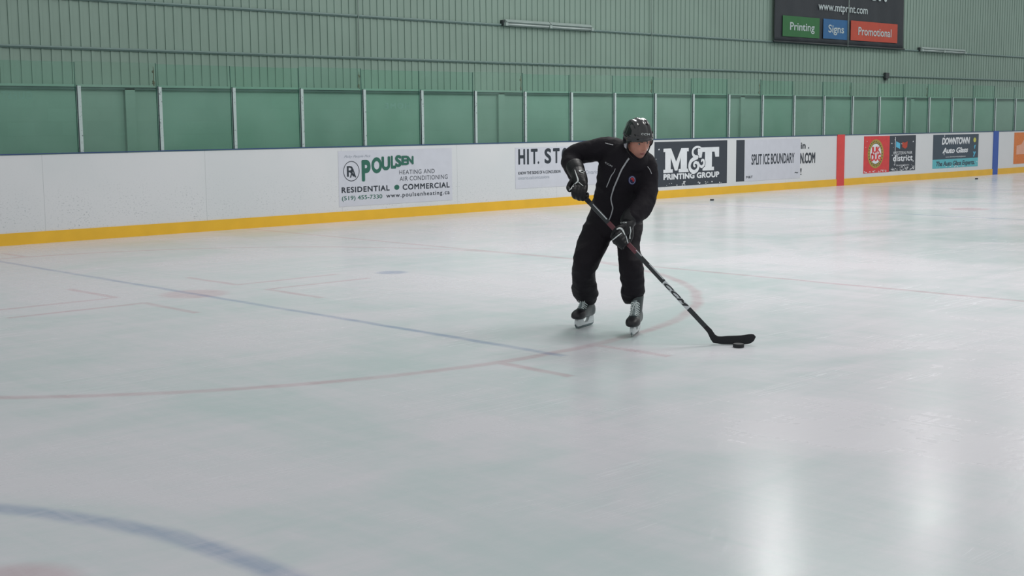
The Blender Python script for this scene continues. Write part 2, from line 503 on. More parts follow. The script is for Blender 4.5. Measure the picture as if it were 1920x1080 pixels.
# ribbed metal cladding: flat pans with a raised rib every 6 in
bm = NB()
pitch = 0.1524
prof = []
x = X0
n = int((X1 - X0) / pitch)
for k in range(n):
    x = X0 + k * pitch
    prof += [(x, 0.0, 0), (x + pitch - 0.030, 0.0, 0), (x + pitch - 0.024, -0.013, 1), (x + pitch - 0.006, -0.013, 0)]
prof.append((X0 + n * pitch, 0.0, 1))
Yc = YW + 0.05
lo = [bm.verts.new((a, Yc + b, ZL)) for a, b, c in prof]; hi = [bm.verts.new((a, Yc + b, 9.0)) for a, b, c in prof]
for i in range(len(prof) - 1):
    f = bm.faces.new((lo[i], lo[i + 1], hi[i + 1], hi[i])); f.material_index = 1 if (i % 4) in (1, 3) else 0  # rib slopes take a darker colour as painted rib shadow
wall_up = tag(build('wall_back', bm, [M['metal_wall'], M['rib_shade']]), kind='structure')
sd = wall_up.modifiers.new('thick', 'SOLIDIFY'); sd.thickness = 0.02; sd.offset = 1.0

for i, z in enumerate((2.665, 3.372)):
    bm = NB(); box(bm, X0, X1, YW - 0.005, YW + 0.035, z, z + 0.022, 0); box(bm, X0, X1, YW + 0.0, YW + 0.035, z - 0.022, z, 1)  # lower half coloured darker as underside shade
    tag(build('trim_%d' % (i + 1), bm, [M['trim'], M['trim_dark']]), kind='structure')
bm = NB(); box(bm, X0, X1, YW - 0.07, YW + 0.05, ZL - 0.012, ZL + 0.022, 0); box(bm, X0, X1, YW - 0.05, YW, ZL - 0.05, ZL - 0.012, 1)  # dark strip paints the shadow beneath the ledge
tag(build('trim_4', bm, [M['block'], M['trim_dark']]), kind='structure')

# ------------------------------------------------------------------ rink boards
HB = 1.187
boards = tag(empty('rink_boards', (20, 0, 0)), 'long white rink boards with yellow kick plate and blue cap rail', 'boards')
bm = NB(); box(bm, X0, X1, 0.0, 0.055, 0.0, HB - 0.02)
build('board_facing', bm, M['board'], boards)
bm = NB(); box(bm, X0, X1, -0.014, 0.0, 0.0, 0.158)
kick = build('kick_plate', bm, M['yellow'], boards); kick['label'] = 'yellow kick plate'
bm = NB(); box(bm, X0, X1, -0.012, 0.10, HB - 0.014, HB); bevel(bm, 0.004)
cap = build('cap_rail', bm, M['bluecap'], boards); cap['label'] = 'blue cap rail'
for nm, a, b, mm in (('red_line_stripe', 26.72, 27.03, 'red'), ('blue_line_stripe', 34.50, 34.79, 'blue')):
    bm = NB(); box(bm, a, b, -0.018, -0.001, 0.0, HB + 0.004)
    build(nm, bm, M[mm], boards)

# ------------------------------------------------------------------ glass and posts
P0, PS, ZP, ZG = 8.151, 1.2016, 2.0765, 2.40
near = {2: 'left of the heating sign', 4: 'over the left part of the heating sign', 5: 'over the heating sign', 6: 'right of the heating sign'}
ORD = ['first', 'second', 'third', 'fourth', 'fifth', 'sixth', 'seventh', 'eighth', 'ninth', 'tenth', 'eleventh', 'twelfth', 'thirteenth',
       'fourteenth', 'fifteenth', 'sixteenth', 'seventeenth', 'eighteenth', 'nineteenth', 'twentieth', 'twenty-first', 'twenty-second',
       'twenty-third', 'twenty-fourth', 'twenty-fifth']
def post(i):
    x = P0 + PS * i
    t = tag(empty('glass_post', (x, 0.03, HB)), 'narrow chipped white steel glass post on the boards, %s from the left' % ORD[i], 'post', 'steel posts holding the glass')
    bm = NB(); box(bm, x, x + 0.050, 0.008, 0.05, HB, ZP); bevel(bm, 0.004)
    build('post_face', bm, M['post'], t)
    bm = NB(); box(bm, x - 0.0065, x - 0.0005, 0.012, 0.026, HB, ZP + 0.012)  # dark strip stands in for the post's shaded side and the gap
    build('shade_gap_strip', bm, M['post_dark'], t)['label'] = 'dark strip for shaded side and gap'
for i in range(24): post(i)
for i in range(-1, 24):
    a = P0 + PS * i + 0.003; b = P0 + PS * (i + 1) - 0.004
    t = tag(empty('rink_glass', ((a + b) / 2, 0.056, HB)), 'clear green-tinted glass pane above the boards, %s from the left' % ORD[i + 1], 'glass', 'glass panes along the boards')
    zt = ZG + random.uniform(-0.012, 0.012)
    bm = NB(); box(bm, a, b, 0.054, 0.067, HB, zt)
    build('pane', bm, M[random.choice(('glass', 'glass2', 'glass3'))], t)
    bm = NB(); box(bm, b - 0.0035, b, 0.0525, 0.0685, HB, zt)
    build('pane_edge', bm, M['glass_edge'], t)['label'] = 'dark polished pane edge'
    if i in (-1, 4):
        w = 'GUEST' if i == -1 else 'HOME'
        bm = NB()
        if i == -1: wall_text(bm, w, 2, 60, 171, 186, 0.0515, 0.02, 1.3, flip=True)
        else: wall_text(bm, w, 722, 768, 193, 204, 0.0515, 0.02, 1.3, flip=True)
        build('lettering', bm, M['frost'], t)['label'] = 'faint mirrored letters %s' % w

# rusty brackets fixed where every third pane seam meets the wall ledge
for n_, i in enumerate((1, 4, 7, 10, 13, 16, 19)):
    x = P0 + PS * i - 0.035
    bm = NB()
    tube(bm, [(x, 0.071, 2.085), (x - 0.004, 0.072, 2.16), (x + 0.004, 0.072, 2.26), (x, 0.071, 2.36)], [0.007, 0.006, 0.008, 0.004], 8)
    for zz, s in ((2.13, 0.020), (2.15, 0.016), (2.285, 0.017), (2.30, 0.013)):
        bmesh.ops.create_icosphere(bm, subdivisions=2, radius=s, matrix=Matrix.Translation((x + random.uniform(-.008, .008), 0.076, zz)) @ Matrix.Diagonal((1, 0.6, 1.2, 1)))
    for v in bm.verts: v.co += Vector((noise.noise(v.co * 60), noise.noise(v.co * 60 + Vector((9, 0, 0))), noise.noise(v.co * 60 + Vector((0, 9, 0))))) * 0.004
    tag(build('seam_bracket', bm, M['rust'], None, True), 'small weathered brown bracket at the glass seam above the %s post from the left' % ORD[i], 'bracket', 'brown brackets on the glass seams')

# ------------------------------------------------------------------ wall fittings
def strip_light(xa, xb, z, label):
    t = tag(empty('strip_light', ((xa + xb) / 2, YW, z)), label, 'light', 'unlit strip lights on the wall')
    xm = (xa + xb) / 2
    for a, b in ((xa, xm - 0.01), (xm + 0.01, xb)):
        bm = NB()
        prof = [(YW + 0.02, z + 0.09), (YW - 0.05, z + 0.095), (YW - 0.10, z + 0.055), (YW - 0.10, z + 0.045), (YW - 0.06, z + 0.02), (YW - 0.05, z - 0.03), (YW + 0.02, z - 0.03)]
        A = [bm.verts.new((a, y, zz)) for y, zz in prof]; B = [bm.verts.new((b, y, zz)) for y, zz in prof]
        for k in range(len(prof)):
            j = (k + 1) % len(prof); bm.faces.new((A[k], A[j], B[j], B[k]))
        bm.faces.new(A[::-1]); bm.faces.new(B)
        build('housing', bm, M['fix'], t)
        bm = NB(); tube(bm, [(a + 0.04, YW - 0.085, z + 0.0), (b - 0.04, YW - 0.085, z + 0.0)], 0.019, 12)
        build('tube', bm, M['tubeglass'], t, True)
    for e in (xa, xm, xb):
        bm = NB()
        box(bm, e - 0.035, e + 0.03, YW - 0.112, YW - 0.052, z - 0.028, z + 0.03)
        build('tube_holder', bm, M['fix'], t)
    bm = NB(); box(bm, xa - 0.05, xa - 0.002, YW - 0.04, YW + 0.03, z - 0.02, z + 0.075)
    build('junction_cap', bm, M['dark'], t)['label'] = 'dark end box'
    return t
strip_light(17.47, 19.86, 3.385, 'unlit white double strip light on the ribbed wall above the skater')
strip_light(33.08, 35.50, 3.385, 'unlit white double strip light on the ribbed wall right of the banner')

c = W(1660, 140, YW)
bm = NB(); box(bm, c.x - 0.09, c.x + 0.09, YW - 0.07, YW + 0.0, c.z - 0.10, c.z + 0.05); bevel(bm, 0.008)
box(bm, c.x - 0.05, c.x + 0.03, YW - 0.05, YW, c.z - 0.15, c.z - 0.09)
tag(build('junction_box', bm, M['dark']), 'small dark box fixed to the lower wall rail below the banner', 'box')

for (px, z0, z1, yy, lab) in ((672, 2.7, 6.2, YW - 0.012, 'thin pale cable running up the ribbed wall above the heating sign'),
                              (1222, 2.7, 6.6, YW - 0.012, 'thin pale cable running up the ribbed wall above the skater'),
                              (1591, 3.35, 6.0, YW - 0.13, 'thin pale cable hanging in front of the black banner')):
    xx = W(px, 40, yy).x
    bm = NB(); tube(bm, [(xx, yy, z0), (xx + 0.006, yy, (z0 + z1) / 2), (xx, yy, z1)], 0.0085, 8)
    tag(build('cable', bm, M['cable'], None, True), lab, 'cable')

# ------------------------------------------------------------------ banner
YB = YW - 0.10
bt = tag(empty('wall_banner', (29.3, YB, 3.37)), 'black printing company banner hanging on the ribbed wall', 'banner')
xa, xb = W(1453.5, 70, YB).x, W(1694.5, 80, YB).x
zb0, zb1 = W(1453, 77, YB).z, 6.2
bm = NB()
nx, nz = 90, 24
G0 = [[None] * (nz + 1) for _ in range(nx + 1)]
for i in range(nx + 1):
    for j in range(nz + 1):
        u = i / nx; v = j / nz
        xx = xa + (xb - xa) * u; zz = zb0 + (zb1 - zb0) * v
        d = 0.006 * math.sin(u * 62 + 3 * math.sin(v * 4)) + 0.008 * math.sin(u * 23 + v * 5)
        G0[i][j] = bm.verts.new((xx, YB + 0.02 + d, zz))
for i in range(nx):
    for j in range(nz):
        bm.faces.new((G0[i][j], G0[i + 1][j], G0[i + 1][j + 1], G0[i][j + 1]))
o = build('banner_cloth', bm, M['banner'], bt, True)
s = o.modifiers.new('thick', 'SOLIDIFY'); s.thickness = 0.004
bm = NB(); tube(bm, [(xa - 0.05, YB + 0.01, zb0), (xb + 0.05, YB + 0.01, zb0)], 0.022, 10)
build('bottom_rail', bm, M['dark'], bt, True)
YP = YB - 0.002
for nm, l, r, t_, b_, mm in (('green_box', 1467.7, 1536.7, 28.4, 67.5, 'bgreen'), ('blue_box', 1543.8, 1589, 34.7, 72.0, 'bblue'), ('orange_box', 1595.3, 1682.8, 38.2, 75.2, 'borange')):
    a, b = W(l, (t_ + b_) / 2, YP).x, W(r, (t_ + b_) / 2, YP).x
    zt, zb_ = W(l, t_, YP).z, W(l, b_, YP).z
    bm = NB(); box(bm, a, b, YP, YP + 0.004, zb_, zt)
    build(nm, bm, M[mm], bt)
bm = NB()
wall_text(bm, 'www.mtprint.com', 1534.5, 1626.8, 3.8, 23.2, YP, 0.012, dy=0.004)
wall_text(bm, 'Printing', 1481.1, 1527.2, 41.2, 60.8, YP, 0.015, dy=0.004)
wall_text(bm, 'Signs', 1553, 1582.2, 45.8, 65.3, YP, 0.015, dy=0.004)
wall_text(bm, 'Promotional', 1609.2, 1671.2, 50.2, 65.8, YP, 0.015, dy=0.004)
wall_text(bm, 'or.', 1631, 1663, -22, 0.5, YP, 0.03, dy=0.004)
build('lettering', bm, M['bink'], bt)

# ------------------------------------------------------------------ advertising on the boards
def sign(name, label, pxs, mats, par=None):
    pass
YF = -0.004
def panel(l, r, t_, b_, Y=YF):
    """world box of a sign panel from its left edge's top/bottom and right edge"""
    return W(l, (t_ + b_) / 2).x, W(r, (t_ + b_) / 2).x, W(l, b_).z, W(l, t_).z
def slab(par, name, a, b, z0, z1, m, y0=-0.004, y1=-0.0005, chips=0, low=0.05):
    bm = NB(); box(bm, a, b, y0, y1, z0, z1)
    lay = bm.faces.layers.int.new('line')
    k0 = LINE[0]; LINE[0] = 0
    for k in range(chips):            # chipped white spots of the printed surface
        u = random.uniform(a + .04, b - .04); v = z0 + .012 + min(abs(random.gauss(0, low)), z1 - z0 - .05)
        if random.random() < 0.2: v = random.uniform(z0 + .03, z1 - .05)
        s = random.uniform(.005, .016)
        add_flat(bm, disc(u, v, s * 1.6, s, 7), lambda x, z: Vector((x + random.uniform(-.006, .006), y0 - 0.0004, z + random.uniform(-.006, .006))), 1)
    LINE[0] = k0
    return build(name, bm, [m, M['whiteink']], par)

# heating sign
t = tag(empty('board_sign', (13.6, 0, 0.7)), 'white heating and air conditioning sign with green arched name', 'sign')
slab(t, 'sign_panel', 12.42, 14.80, 0.235, 1.115, M['vinyl'])
YT = -0.0055
def c8(x, y): return 620 + x / 8, 270 + y / 8
bm = NB()
wall_text(bm, 'Picky People Pick', 645, 695.5, 291.5, 297.5, YT, 0.0, 1.0, 0.5)
build('lettering', bm, M['greyink'], t)
bm = NB()
a, b = W(643.7, 320, YT).x, W(674, 320, YT).x; zt, z_ = W(658.5, 302, YT).z, W(658.5, 340, YT).z
add_flat(bm, disc((a + b) / 2, (zt + z_) / 2, (b - a) / 2, (zt - z_) / 2, 48, 0.93), lambda x, z: Vector((x, YT, z)))
wall_text(bm, 'R', 650.5, 665.5, 311.5, 331.5, YT, 0.012)
wall_text(bm, 'A', 656, 667.5, 316.5, 333, YT, 0.012, dy=0.002)
build('emblem', bm, M['ink'], t)
bm = NB()
for ch, l, r, t_, b_ in (('P', 465, 600, 240, 563), ('O', 612, 768, 202, 442), ('U', 764, 892, 188, 396), ('L', 902, 978, 178, 370),
                         ('S', 966, 1060, 168, 346), ('E', 1060, 1152, 178, 318), ('N', 1144, 1240, 182, 306)):
    x1, y1 = c8(l, t_); x2, y2 = c8(r, b_)
    wall_text(bm, ch, x1, x2, y1, y2, YT, 0.05, shear=0.0, dy=0.0012 * 'POULSEN'.index(ch))
wall_text(bm, '(519) 455-7330', *[v for v in (c8(170, 0)[0], c8(775, 0)[0], c8(0, 785)[1], c8(0, 868)[1])], YT, 0.008)
a, b = W(739.3, 351, YT).x, W(748.8, 351, YT).x; zt, z_ = W(744, 346.3, YT).z, W(744, 356, YT).z
add_flat(bm, disc((a + b) / 2, (zt + z_) / 2, (b - a) / 2, (zt - z_) / 2, 32), lambda x, z: Vector((x, YT, z)))
build('lettering', bm, M['green'], t)['label'] = 'green arched name, dot and phone number'
bm = NB()
for s, l, r, t_, b_, bo, sp in (('HEATING AND', 1030, 1560, 392, 458, 0.0, 1.1), ('AIR CONDITIONING', 1037, 1755, 488, 556, 0.0, 1.1),
                           ('RESIDENTIAL', 165, 885, 650, 737, 0.03, 1.15), ('COMMERCIAL', 1080, 1785, 604, 690, 0.03, 1.15),
                           ('www.poulsenheating.ca', 835, 1785, 742, 826, 0.012, 1.2)):
    wall_text(bm, s, c8(l, 0)[0], c8(r, 0)[0], c8(0, t_)[1], c8(0, b_)[1], YT, bo, sp)
build('lettering', bm, M['ink'], t)['label'] = 'dark blue lettering'

# concussion sign
t = tag(empty('board_sign', (17.5, 0, 0.7)), 'white sign about knowing the signs of a concussion, behind the skater', 'sign')
slab(t, 'sign_panel', 16.30, 18.74, 0.36, 1.09, M['vinyl'])
bm = NB()
for s, l, r, t_, b_ in (('H', 971.8, 984.6, 279.5, 308.8), ('I', 988.2, 991.8, 279.3, 308.4), ('T', 995.5, 1008, 279, 307.8), ('.', 1008, 1011.2, 302.5, 307.3),
                        ('S', 1021, 1033.6, 278.2, 307), ('T', 1037, 1049.3, 278, 306.2), ('O', 1053, 1065, 277.3, 305.5), ('P', 1070, 1083, 276.8, 304.6)):
    wall_text(bm, s, l, r, t_, b_, YT, 0.035 if s not in 'I.' else 0.0)
wall_text(bm, 'KNOW THE SIGNS OF A CONCUSSION', 971.8, 1051, 322, 327.7, YT, 0.02, 1.0)
build('lettering', bm, M['ink'], t)
bm = NB()
wall_text(bm, 'ontario.ca/concussions', 971.8, 1030, 330.8, 337, YT, 0.0)
wall_text(bm, 'Ontario', 1098, 1121, 319.5, 326.5, YT, 0.0)
build('lettering', bm, M['greyink'], t)

# printing group sign
t = tag(empty('board_sign', (21.35, 0, 0.7)), 'dark printing company sign with big white slab letters, right of the skater', 'sign')
xa_, xb_ = W(1227, 300).x, W(1363, 300).x
slab(t, 'sign_panel', xa_, xb_, 0.232, 1.128, M['navy'], chips=24, low=.03)
def c56(x, y): return 1220 + x / 5.647, 250 + y / 5.647
MP = [(0, 1), (.30, 1), (.5, .45), (.70, 1), (1, 1), (1, .86), (.93, .86), (.93, .14), (1, .14), (1, 0), (.60, 0), (.60, .14), (.68, .14), (.68, .62), (.55, .08), (.45, .08),
      (.29, .62), (.29, .14), (.37, .14), (.37, 0), (0, 0), (0, .14), (.07, .14), (.07, .86), (0, .86)]
TP = [(0, 1), (1, 1), (1, .58), (.82, .58), (.78, .80), (.66, .80), (.66, .15), (.76, .15), (.76, 0), (.22, 0), (.22, .15), (.33, .15), (.33, .80), (.21, .80), (.17, .56), (0, .56)]
def poly_flat(bm, P, pxl, pxr, pt, pb, Y, mi=0):
    from mathutils.geometry import tessellate_polygon
    a, b = W(pxl, (pt + pb) / 2, Y).x, W(pxr, (pt + pb) / 2, Y).x; zt, zb_ = W(pxl, pt, Y).z, W(pxl, pb, Y).z
    tri = [tuple(t_) for t_ in tessellate_polygon([[Vector((u, v, 0)) for u, v in P]])]
    add_flat(bm, (P, tri), lambda x, y: Vector((a + (b - a) * x, Y, zb_ + (zt - zb_) * y)), mi)
bm = NB()
x1, y1 = c56(135, 163); x2, y2 = c56(402, 422); poly_flat(bm, MP, x1, x2, y1, y2, YT)
x1, y1 = c56(500, 150); x2, y2 = c56(724, 398); poly_flat(bm, TP, x1, x2, y1, y2, YT)
# the curled ampersand as a swept ribbon
AMP = [(.72, .97), (.50, .99), (.28, .90), (.24, .74), (.36, .62), (.55, .58), (.38, .54), (.14, .44), (.04, .24), (.14, .07), (.36, .01), (.55, .10), (.60, .26),
       (.48, .38), (.34, .34), (.33, .24), (.42, .22)]
AM2 = [(.58, .40), (.70, .24), (.84, .20), (.96, .30), (.94, .44), (.82, .46), (.80, .38)]
AM3 = [(.72, .97), (.80, .88), (.72, .80), (.60, .82), (.60, .88)]
xl, xr = W(1291.5, 300, YT).x, W(1321, 300, YT).x; za, zz_ = W(1291.5, 275.5, YT).z, W(1291.5, 323, YT).z
LINE[0] += 1
for path, w, yo, mi_ in ((AMP, .062, 0, 1), (AM2, .048, 0, 1), (AMP, .040, .0008, 0), (AM2, .030, .0011, 0), (AM3, .030, .0014, 0)):
    pts = [Vector((xl + (xr - xl) * u, 0, zz_ + (za - zz_) * v)) for u, v in path]
    pts, _ = smoothpath(pts, [1] * len(pts), 5)
    prev = None
    for i, p in enumerate(pts):
        tv = (pts[min(i + 1, len(pts) - 1)] - pts[max(0, i - 1)]).normalized(); nv = Vector((-tv.z, 0, tv.x))
        ww = w * (0.45 + 0.55 * math.sin(math.pi * min(1, (i + 1) / len(pts))))
        yy = YT - 0.0006 - yo - 0.000004 * i
        q = (bm.verts.new(p + nv * ww + Vector((0, yy, 0))), bm.verts.new(p - nv * ww + Vector((0, yy, 0))))
        if prev:
            fq = bm.faces.new((prev[0], prev[1], q[1], q[0])); fq.material_index = mi_; fq[bm.faces.layers.int['line']] = LINE[0]
        prev = q
x1, y1 = c56(135, 432); x2, y2 = c56(725, 496); wall_text(bm, 'PRINTING GROUP', x1, x2, y1, y2, YT, 0.05, 1.05)
build('lettering', bm, [M['whiteink'], M['navy']], t)
# dark bar
t = tag(empty('board_sign', (22.97, 0, 0.7)), 'narrow plain dark upright strip between two board signs', 'sign')
slab(t, 'sign_panel', W(1380.3, 300).x, W(1395.6, 300).x, 0.245, 1.125, M['navy'])

# split ice boundary sign
t = tag(empty('board_sign', (24.5, 0, 0.7)), 'white split ice boundary sign left of the red line', 'sign')
slab(t, 'sign_panel', W(1396.5, 300).x, W(1500, 300).x, 0.24, 1.125, M['vinyl'])
bm = NB()
for s, l, r, t_, b_, bo in (('SPLIT ICE BOUNDARY', 1068, 1522, 222, 336, 0.02), ('in .', 1592, 1680, 98, 165, 0.02), ('N.COM', 1585, 1742, 206, 322, 0.03),
                            ('!', 1585, 1598, 368, 440, 0.0), ('~', 1525, 1560, 408, 424, 0.01), ('M&T', 1012, 1080, 452, 478, 0.02)):
    x1, y1 = c56(l, t_); x2, y2 = c56(r, b_); wall_text(bm, s, x1, x2, y1, y2, YT, bo, 1.0)
build('lettering', bm, M['ink'], t)

# red emblem + district sign
def c13(x, y): return 1612 + x / 13.17, 248 + y / 13.17
t = tag(empty('board_sign', (29, 0, 0.7)), 'red and black sign with oval emblem and the word district', 'sign')
xm = W(c13(728, 0)[0], 290).x
slab(t, 'red_panel', W(1619.3, 290).x, xm, 0.252, 1.135, M['signred'], chips=30, low=.03)
slab(t, 'black_panel', xm, W(1716.2, 290).x, 0.262, 1.135, M['navy'], chips=70, low=.05)
def oval(bm, cx, cy, rx, ry, rin=0.0, cfn=c13, Y=YT, mi=0):
    px, py = cfn(cx, cy); l, _ = cfn(cx - rx, cy); r, _ = cfn(cx + rx, cy); _, tt = cfn(cx, cy - ry); _, bb_ = cfn(cx, cy + ry)
    a, b = W(l, py, Y).x, W(r, py, Y).x; zt, zb_ = W(px, tt, Y).z, W(px, bb_, Y).z
    add_flat(bm, disc((a + b) / 2, (zt + zb_) / 2, (b - a) / 2, (zt - zb_) / 2, 48, rin), lambda x, z: Vector((x, Y, z)), mi)
bm = NB(); oval(bm, 392, 530, 195, 355, 0.70, Y=YT)
for k in range(26):
    an = 2 * math.pi * k / 26
    oval(bm, 392 + 165 * math.cos(an), 530 - 300 * math.sin(an), 9, 20, 0, Y=YT - 0.001, mi=1)
build('emblem_ring', bm, [M['gold'], M['ink']], t)
bm = NB(); oval(bm, 395, 530, 138, 262, 0, Y=YT)
build('emblem_centre', bm, M['whiteink'], t)
bm = NB()
for s, l, r, t_, b_ in (('JUK', 285, 500, 360, 560), ('DUG', 275, 520, 520, 720)):
    x1, y1 = c13(l, t_); x2, y2 = c13(r, b_); wall_text(bm, s, x1, x2, y1, y2, YT - 0.001, 0.05, 0.9)
build('emblem_letters', bm, M['signred'], t)
bm = NB()
poly_flat(bm, [(0, 1), (1, .72), (1, 0), (0, .28)], *[v for v in (c13(898, 0)[0], c13(998, 0)[0], c13(0, 222)[1], c13(0, 415)[1])], YT)
build('blue_cube_face', bm, M['cyan'], t)
bm = NB()
poly_flat(bm, [(0, .95), (.45, .80), (1, 1), (.95, .22), (.55, 0), (0, .26)], c13(1050, 0)[0], c13(1180, 0)[0], c13(0, 225)[1], c13(0, 410)[1], YT)
build('orange_cube_face', bm, M['borange'], t)
bm = NB()
for s, l, r, t_, b_, bo in (('WESTERN FAIR', 825, 1295, 478, 556, 0.0), ('district', 820, 1305, 566, 722, 0.03), ('the arena district', 900, 1220, 790, 838, 0.0)):
    x1, y1 = c13(l, t_); x2, y2 = c13(r, b_); wall_text(bm, s, x1, x2, y1, y2, YT, bo, 1.05)
build('lettering', bm, M['whiteink'], t)['label'] = 'white words'
xx = W(c13(868, 0)[0], 290).x
bm = NB(); box(bm, xx - 0.010, xx + 0.010, YT - 0.001, YT, 0.40, 1.10)
build('scratch', bm, M['whiteink'], t)['label'] = 'long white upright scratch'

# auto glass sign
def c5(x, y): return 1560 + x / 5.333, 230 + y / 5.333
t = tag(empty('board_sign', (32.4, 0, 0.7)), 'slate and teal auto glass sign left of the blue line', 'sign')
l, r = W(1749, 285).x, W(1833.8, 285).x
zs = W(1749, c5(0, 372)[1]).z
slab(t, 'upper_panel', l, r, zs, 1.125, M['slate']); slab(t, 'lower_panel', l, r, 0.262, zs, M['teal'], chips=20, low=.02)
bm = NB()
for s, l_, r_, t_, b_, bo, sh in (('DOWNTOWN', 1100, 1378, 150, 222, 0.05, .15), ('Auto Glass', 1105, 1360, 252, 308, 0.04, .2), ('www.downtownautoglass.ca', 1135, 1335, 336, 354, 0.0, 0)):
    x1, y1 = c5(l_, t_); x2, y2 = c5(r_, b_); wall_text(bm, s, x1, x2, y1, y2, YT, bo, 0.95, sh)
build('lettering', bm, M['whiteink'], t)
xx = W(c5(1120, 0)[0], 285).x
for z0_, z1_ in ((0.60, 0.70), (1.06, 1.122)):
    bm = NB(); box(bm, xx - 0.011, xx + 0.011, YT - 0.001, YT, z0_, z1_); build('scratch', bm, M['whiteink'], t)
bm = NB(); x1, y1 = c5(1040, 390); x2, y2 = c5(1425, 452); wall_text(bm, 'The Auto Glass Experts.', x1, x2, y1, y2, YT, 0.03, 0.95, 0.2)
build('lettering', bm, M['slate'], t)['label'] = 'dark slanted slogan'
bm = NB(); oval(bm, 1428, 172, 13, 24, 0, c5); build('yellow_disc', bm, M['yel'], t)
bm = NB(); x1, y1 = c5(1420, 222); x2, y2 = c5(1436, 260); wall_text(bm, 'f', x1, x2, y1, y2, YT, 0.05)
x1, y1 = c5(1410, 288); x2, y2 = c5(1436, 340); wall_text(bm, 'y', x1, x2, y1, y2, YT, 0.05)
build('social_marks', bm, M['cyan'], t)

# orange sign cut by the frame
t = tag(empty('board_sign', (36.8, 0, 0.7)), 'orange sign with pale peaked drawing, right of the blue line', 'sign')
l = W(1900.8, 280).x
slab(t, 'sign_panel', l, l + 2.4, 0.258, 1.135, M['orange'])
bm = NB()
P = [(0.15, 0.30), (0.15, .58), (.45, .62), (.62, .78), (.72, .84), (.9, .74), (1.2, .70), (1.2, .62), (2.0, .60), (2.0, .30)]
from mathutils.geometry import tessellate_polygon
add_flat(bm, (P, [tuple(q) for q in tessellate_polygon([[Vector((u, v, 0)) for u, v in P]])]), lambda x, y: Vector((l + x, YT, 0.258 + 0.877 * (y * 1.0))))
build('pale_drawing', bm, M['palepk'], t)

# ------------------------------------------------------------------ the skater
O0 = Vector((7.22, -10.36, 0.0))
TD = Vector((-FW.x, -FW.y, 0)).normalized()      # towards the photographer
RD = Vector((RT.x, RT.y, 0)).normalized()        # to the photographer's right
def J(px, py, t):
    """point seen at px, py on the upright plane t metres in front of the skater's feet"""
    d = ray(px, py); P = O0 + TD * t
    return CAM + d * ((P - CAM).dot(TD) / d.dot(TD))

MP_ = {
    'cloth': mat('black_track_cloth', rgb(25, 22, 28), 0.75, spec=0.2, var=0.10, scale=9, bump=0.25, bscale=45),
    'pants': mat('black_nylon', rgb(24, 21, 27), 0.7, spec=0.2, var=0.10, scale=9, bump=0.25, bscale=40),
    'skin': mat('skin', rgb(184, 128, 110), 0.5, var=0.06, scale=30), 'lip': mat('lips', rgb(140, 80, 76), 0.5),
    'brow': mat('dark_brown_hair', rgb(70, 52, 44), 0.8), 'stub': mat('stubbled_skin', rgb(164, 118, 106), 0.6, var=0.1, scale=90),
    'eye': mat('eye_white', rgb(150, 140, 134), 0.2), 'iris': mat('dark_iris', rgb(36, 30, 28), 0.15),
    'helmet': mat('glossy_black_shell', rgb(17, 18, 22), 0.14, var=0.03, coat=0.6), 'vent': mat('black_foam', rgb(10, 10, 12), 0.9),
    'strap': mat('black_strap', rgb(18, 18, 21), 0.6), 'clear': mat('clear_ear_guard', rgb(190, 188, 196), 0.25),
    'glove': mat('black_glove_leather', rgb(17, 18, 22), 0.5, spec=0.3, var=0.12, scale=30, bump=0.2, bscale=70), 'palm': mat('dark_palm_suede', rgb(40, 34, 38), 0.8),
    'silver': mat('silver_print', rgb(164, 166, 170), 0.4), 'wpiping': mat('white_piping', rgb(208, 214, 214), 0.45),
    'boot': mat('charcoal_boot', rgb(42, 54, 56), 0.4, var=0.1, scale=30), 'toe': mat('black_toe_cap', rgb(20, 19, 25), 0.45),
    'tongue': mat('grey_felt_tongue', rgb(120, 132, 134), 0.8), 'lace': mat('white_lace', rgb(198, 208, 208), 0.7),
    'holder': mat('white_blade_holder', rgb(196, 204, 206), 0.3), 'steel': mat('steel_runner', rgb(90, 104, 106), 0.25, metal=0.9),
    'sblack': mat('carbon_black_shaft', rgb(28, 36, 40), 0.28, var=0.08, scale=20), 'sred': mat('dark_red_shaft', rgb(96, 44, 54), 0.35),
    'sgrey': mat('pale_graphic_highlight', rgb(190, 196, 200), 0.35), 'tape': mat('black_blade_tape', rgb(22, 23, 29), 0.75, bump=0.4, bscale=90),
    'puck': mat('vulcanised_rubber', rgb(20, 22, 28), 0.6, bump=0.2, bscale=120),
    'badge': mat('navy_patch', rgb(40, 44, 84), 0.6), 'badgew': mat('white_patch', rgb(140, 146, 176), 0.6), 'badger': mat('red_patch', rgb(176, 44, 56), 0.6),
}

person = empty('person', (O0.x, O0.y, 0))
AX, AY, AA = 7.168, -10.165, math.atan2(-0.280, -0.963)
BX, BY, BA = 7.15, -10.68, math.atan2(-0.50, -0.866)

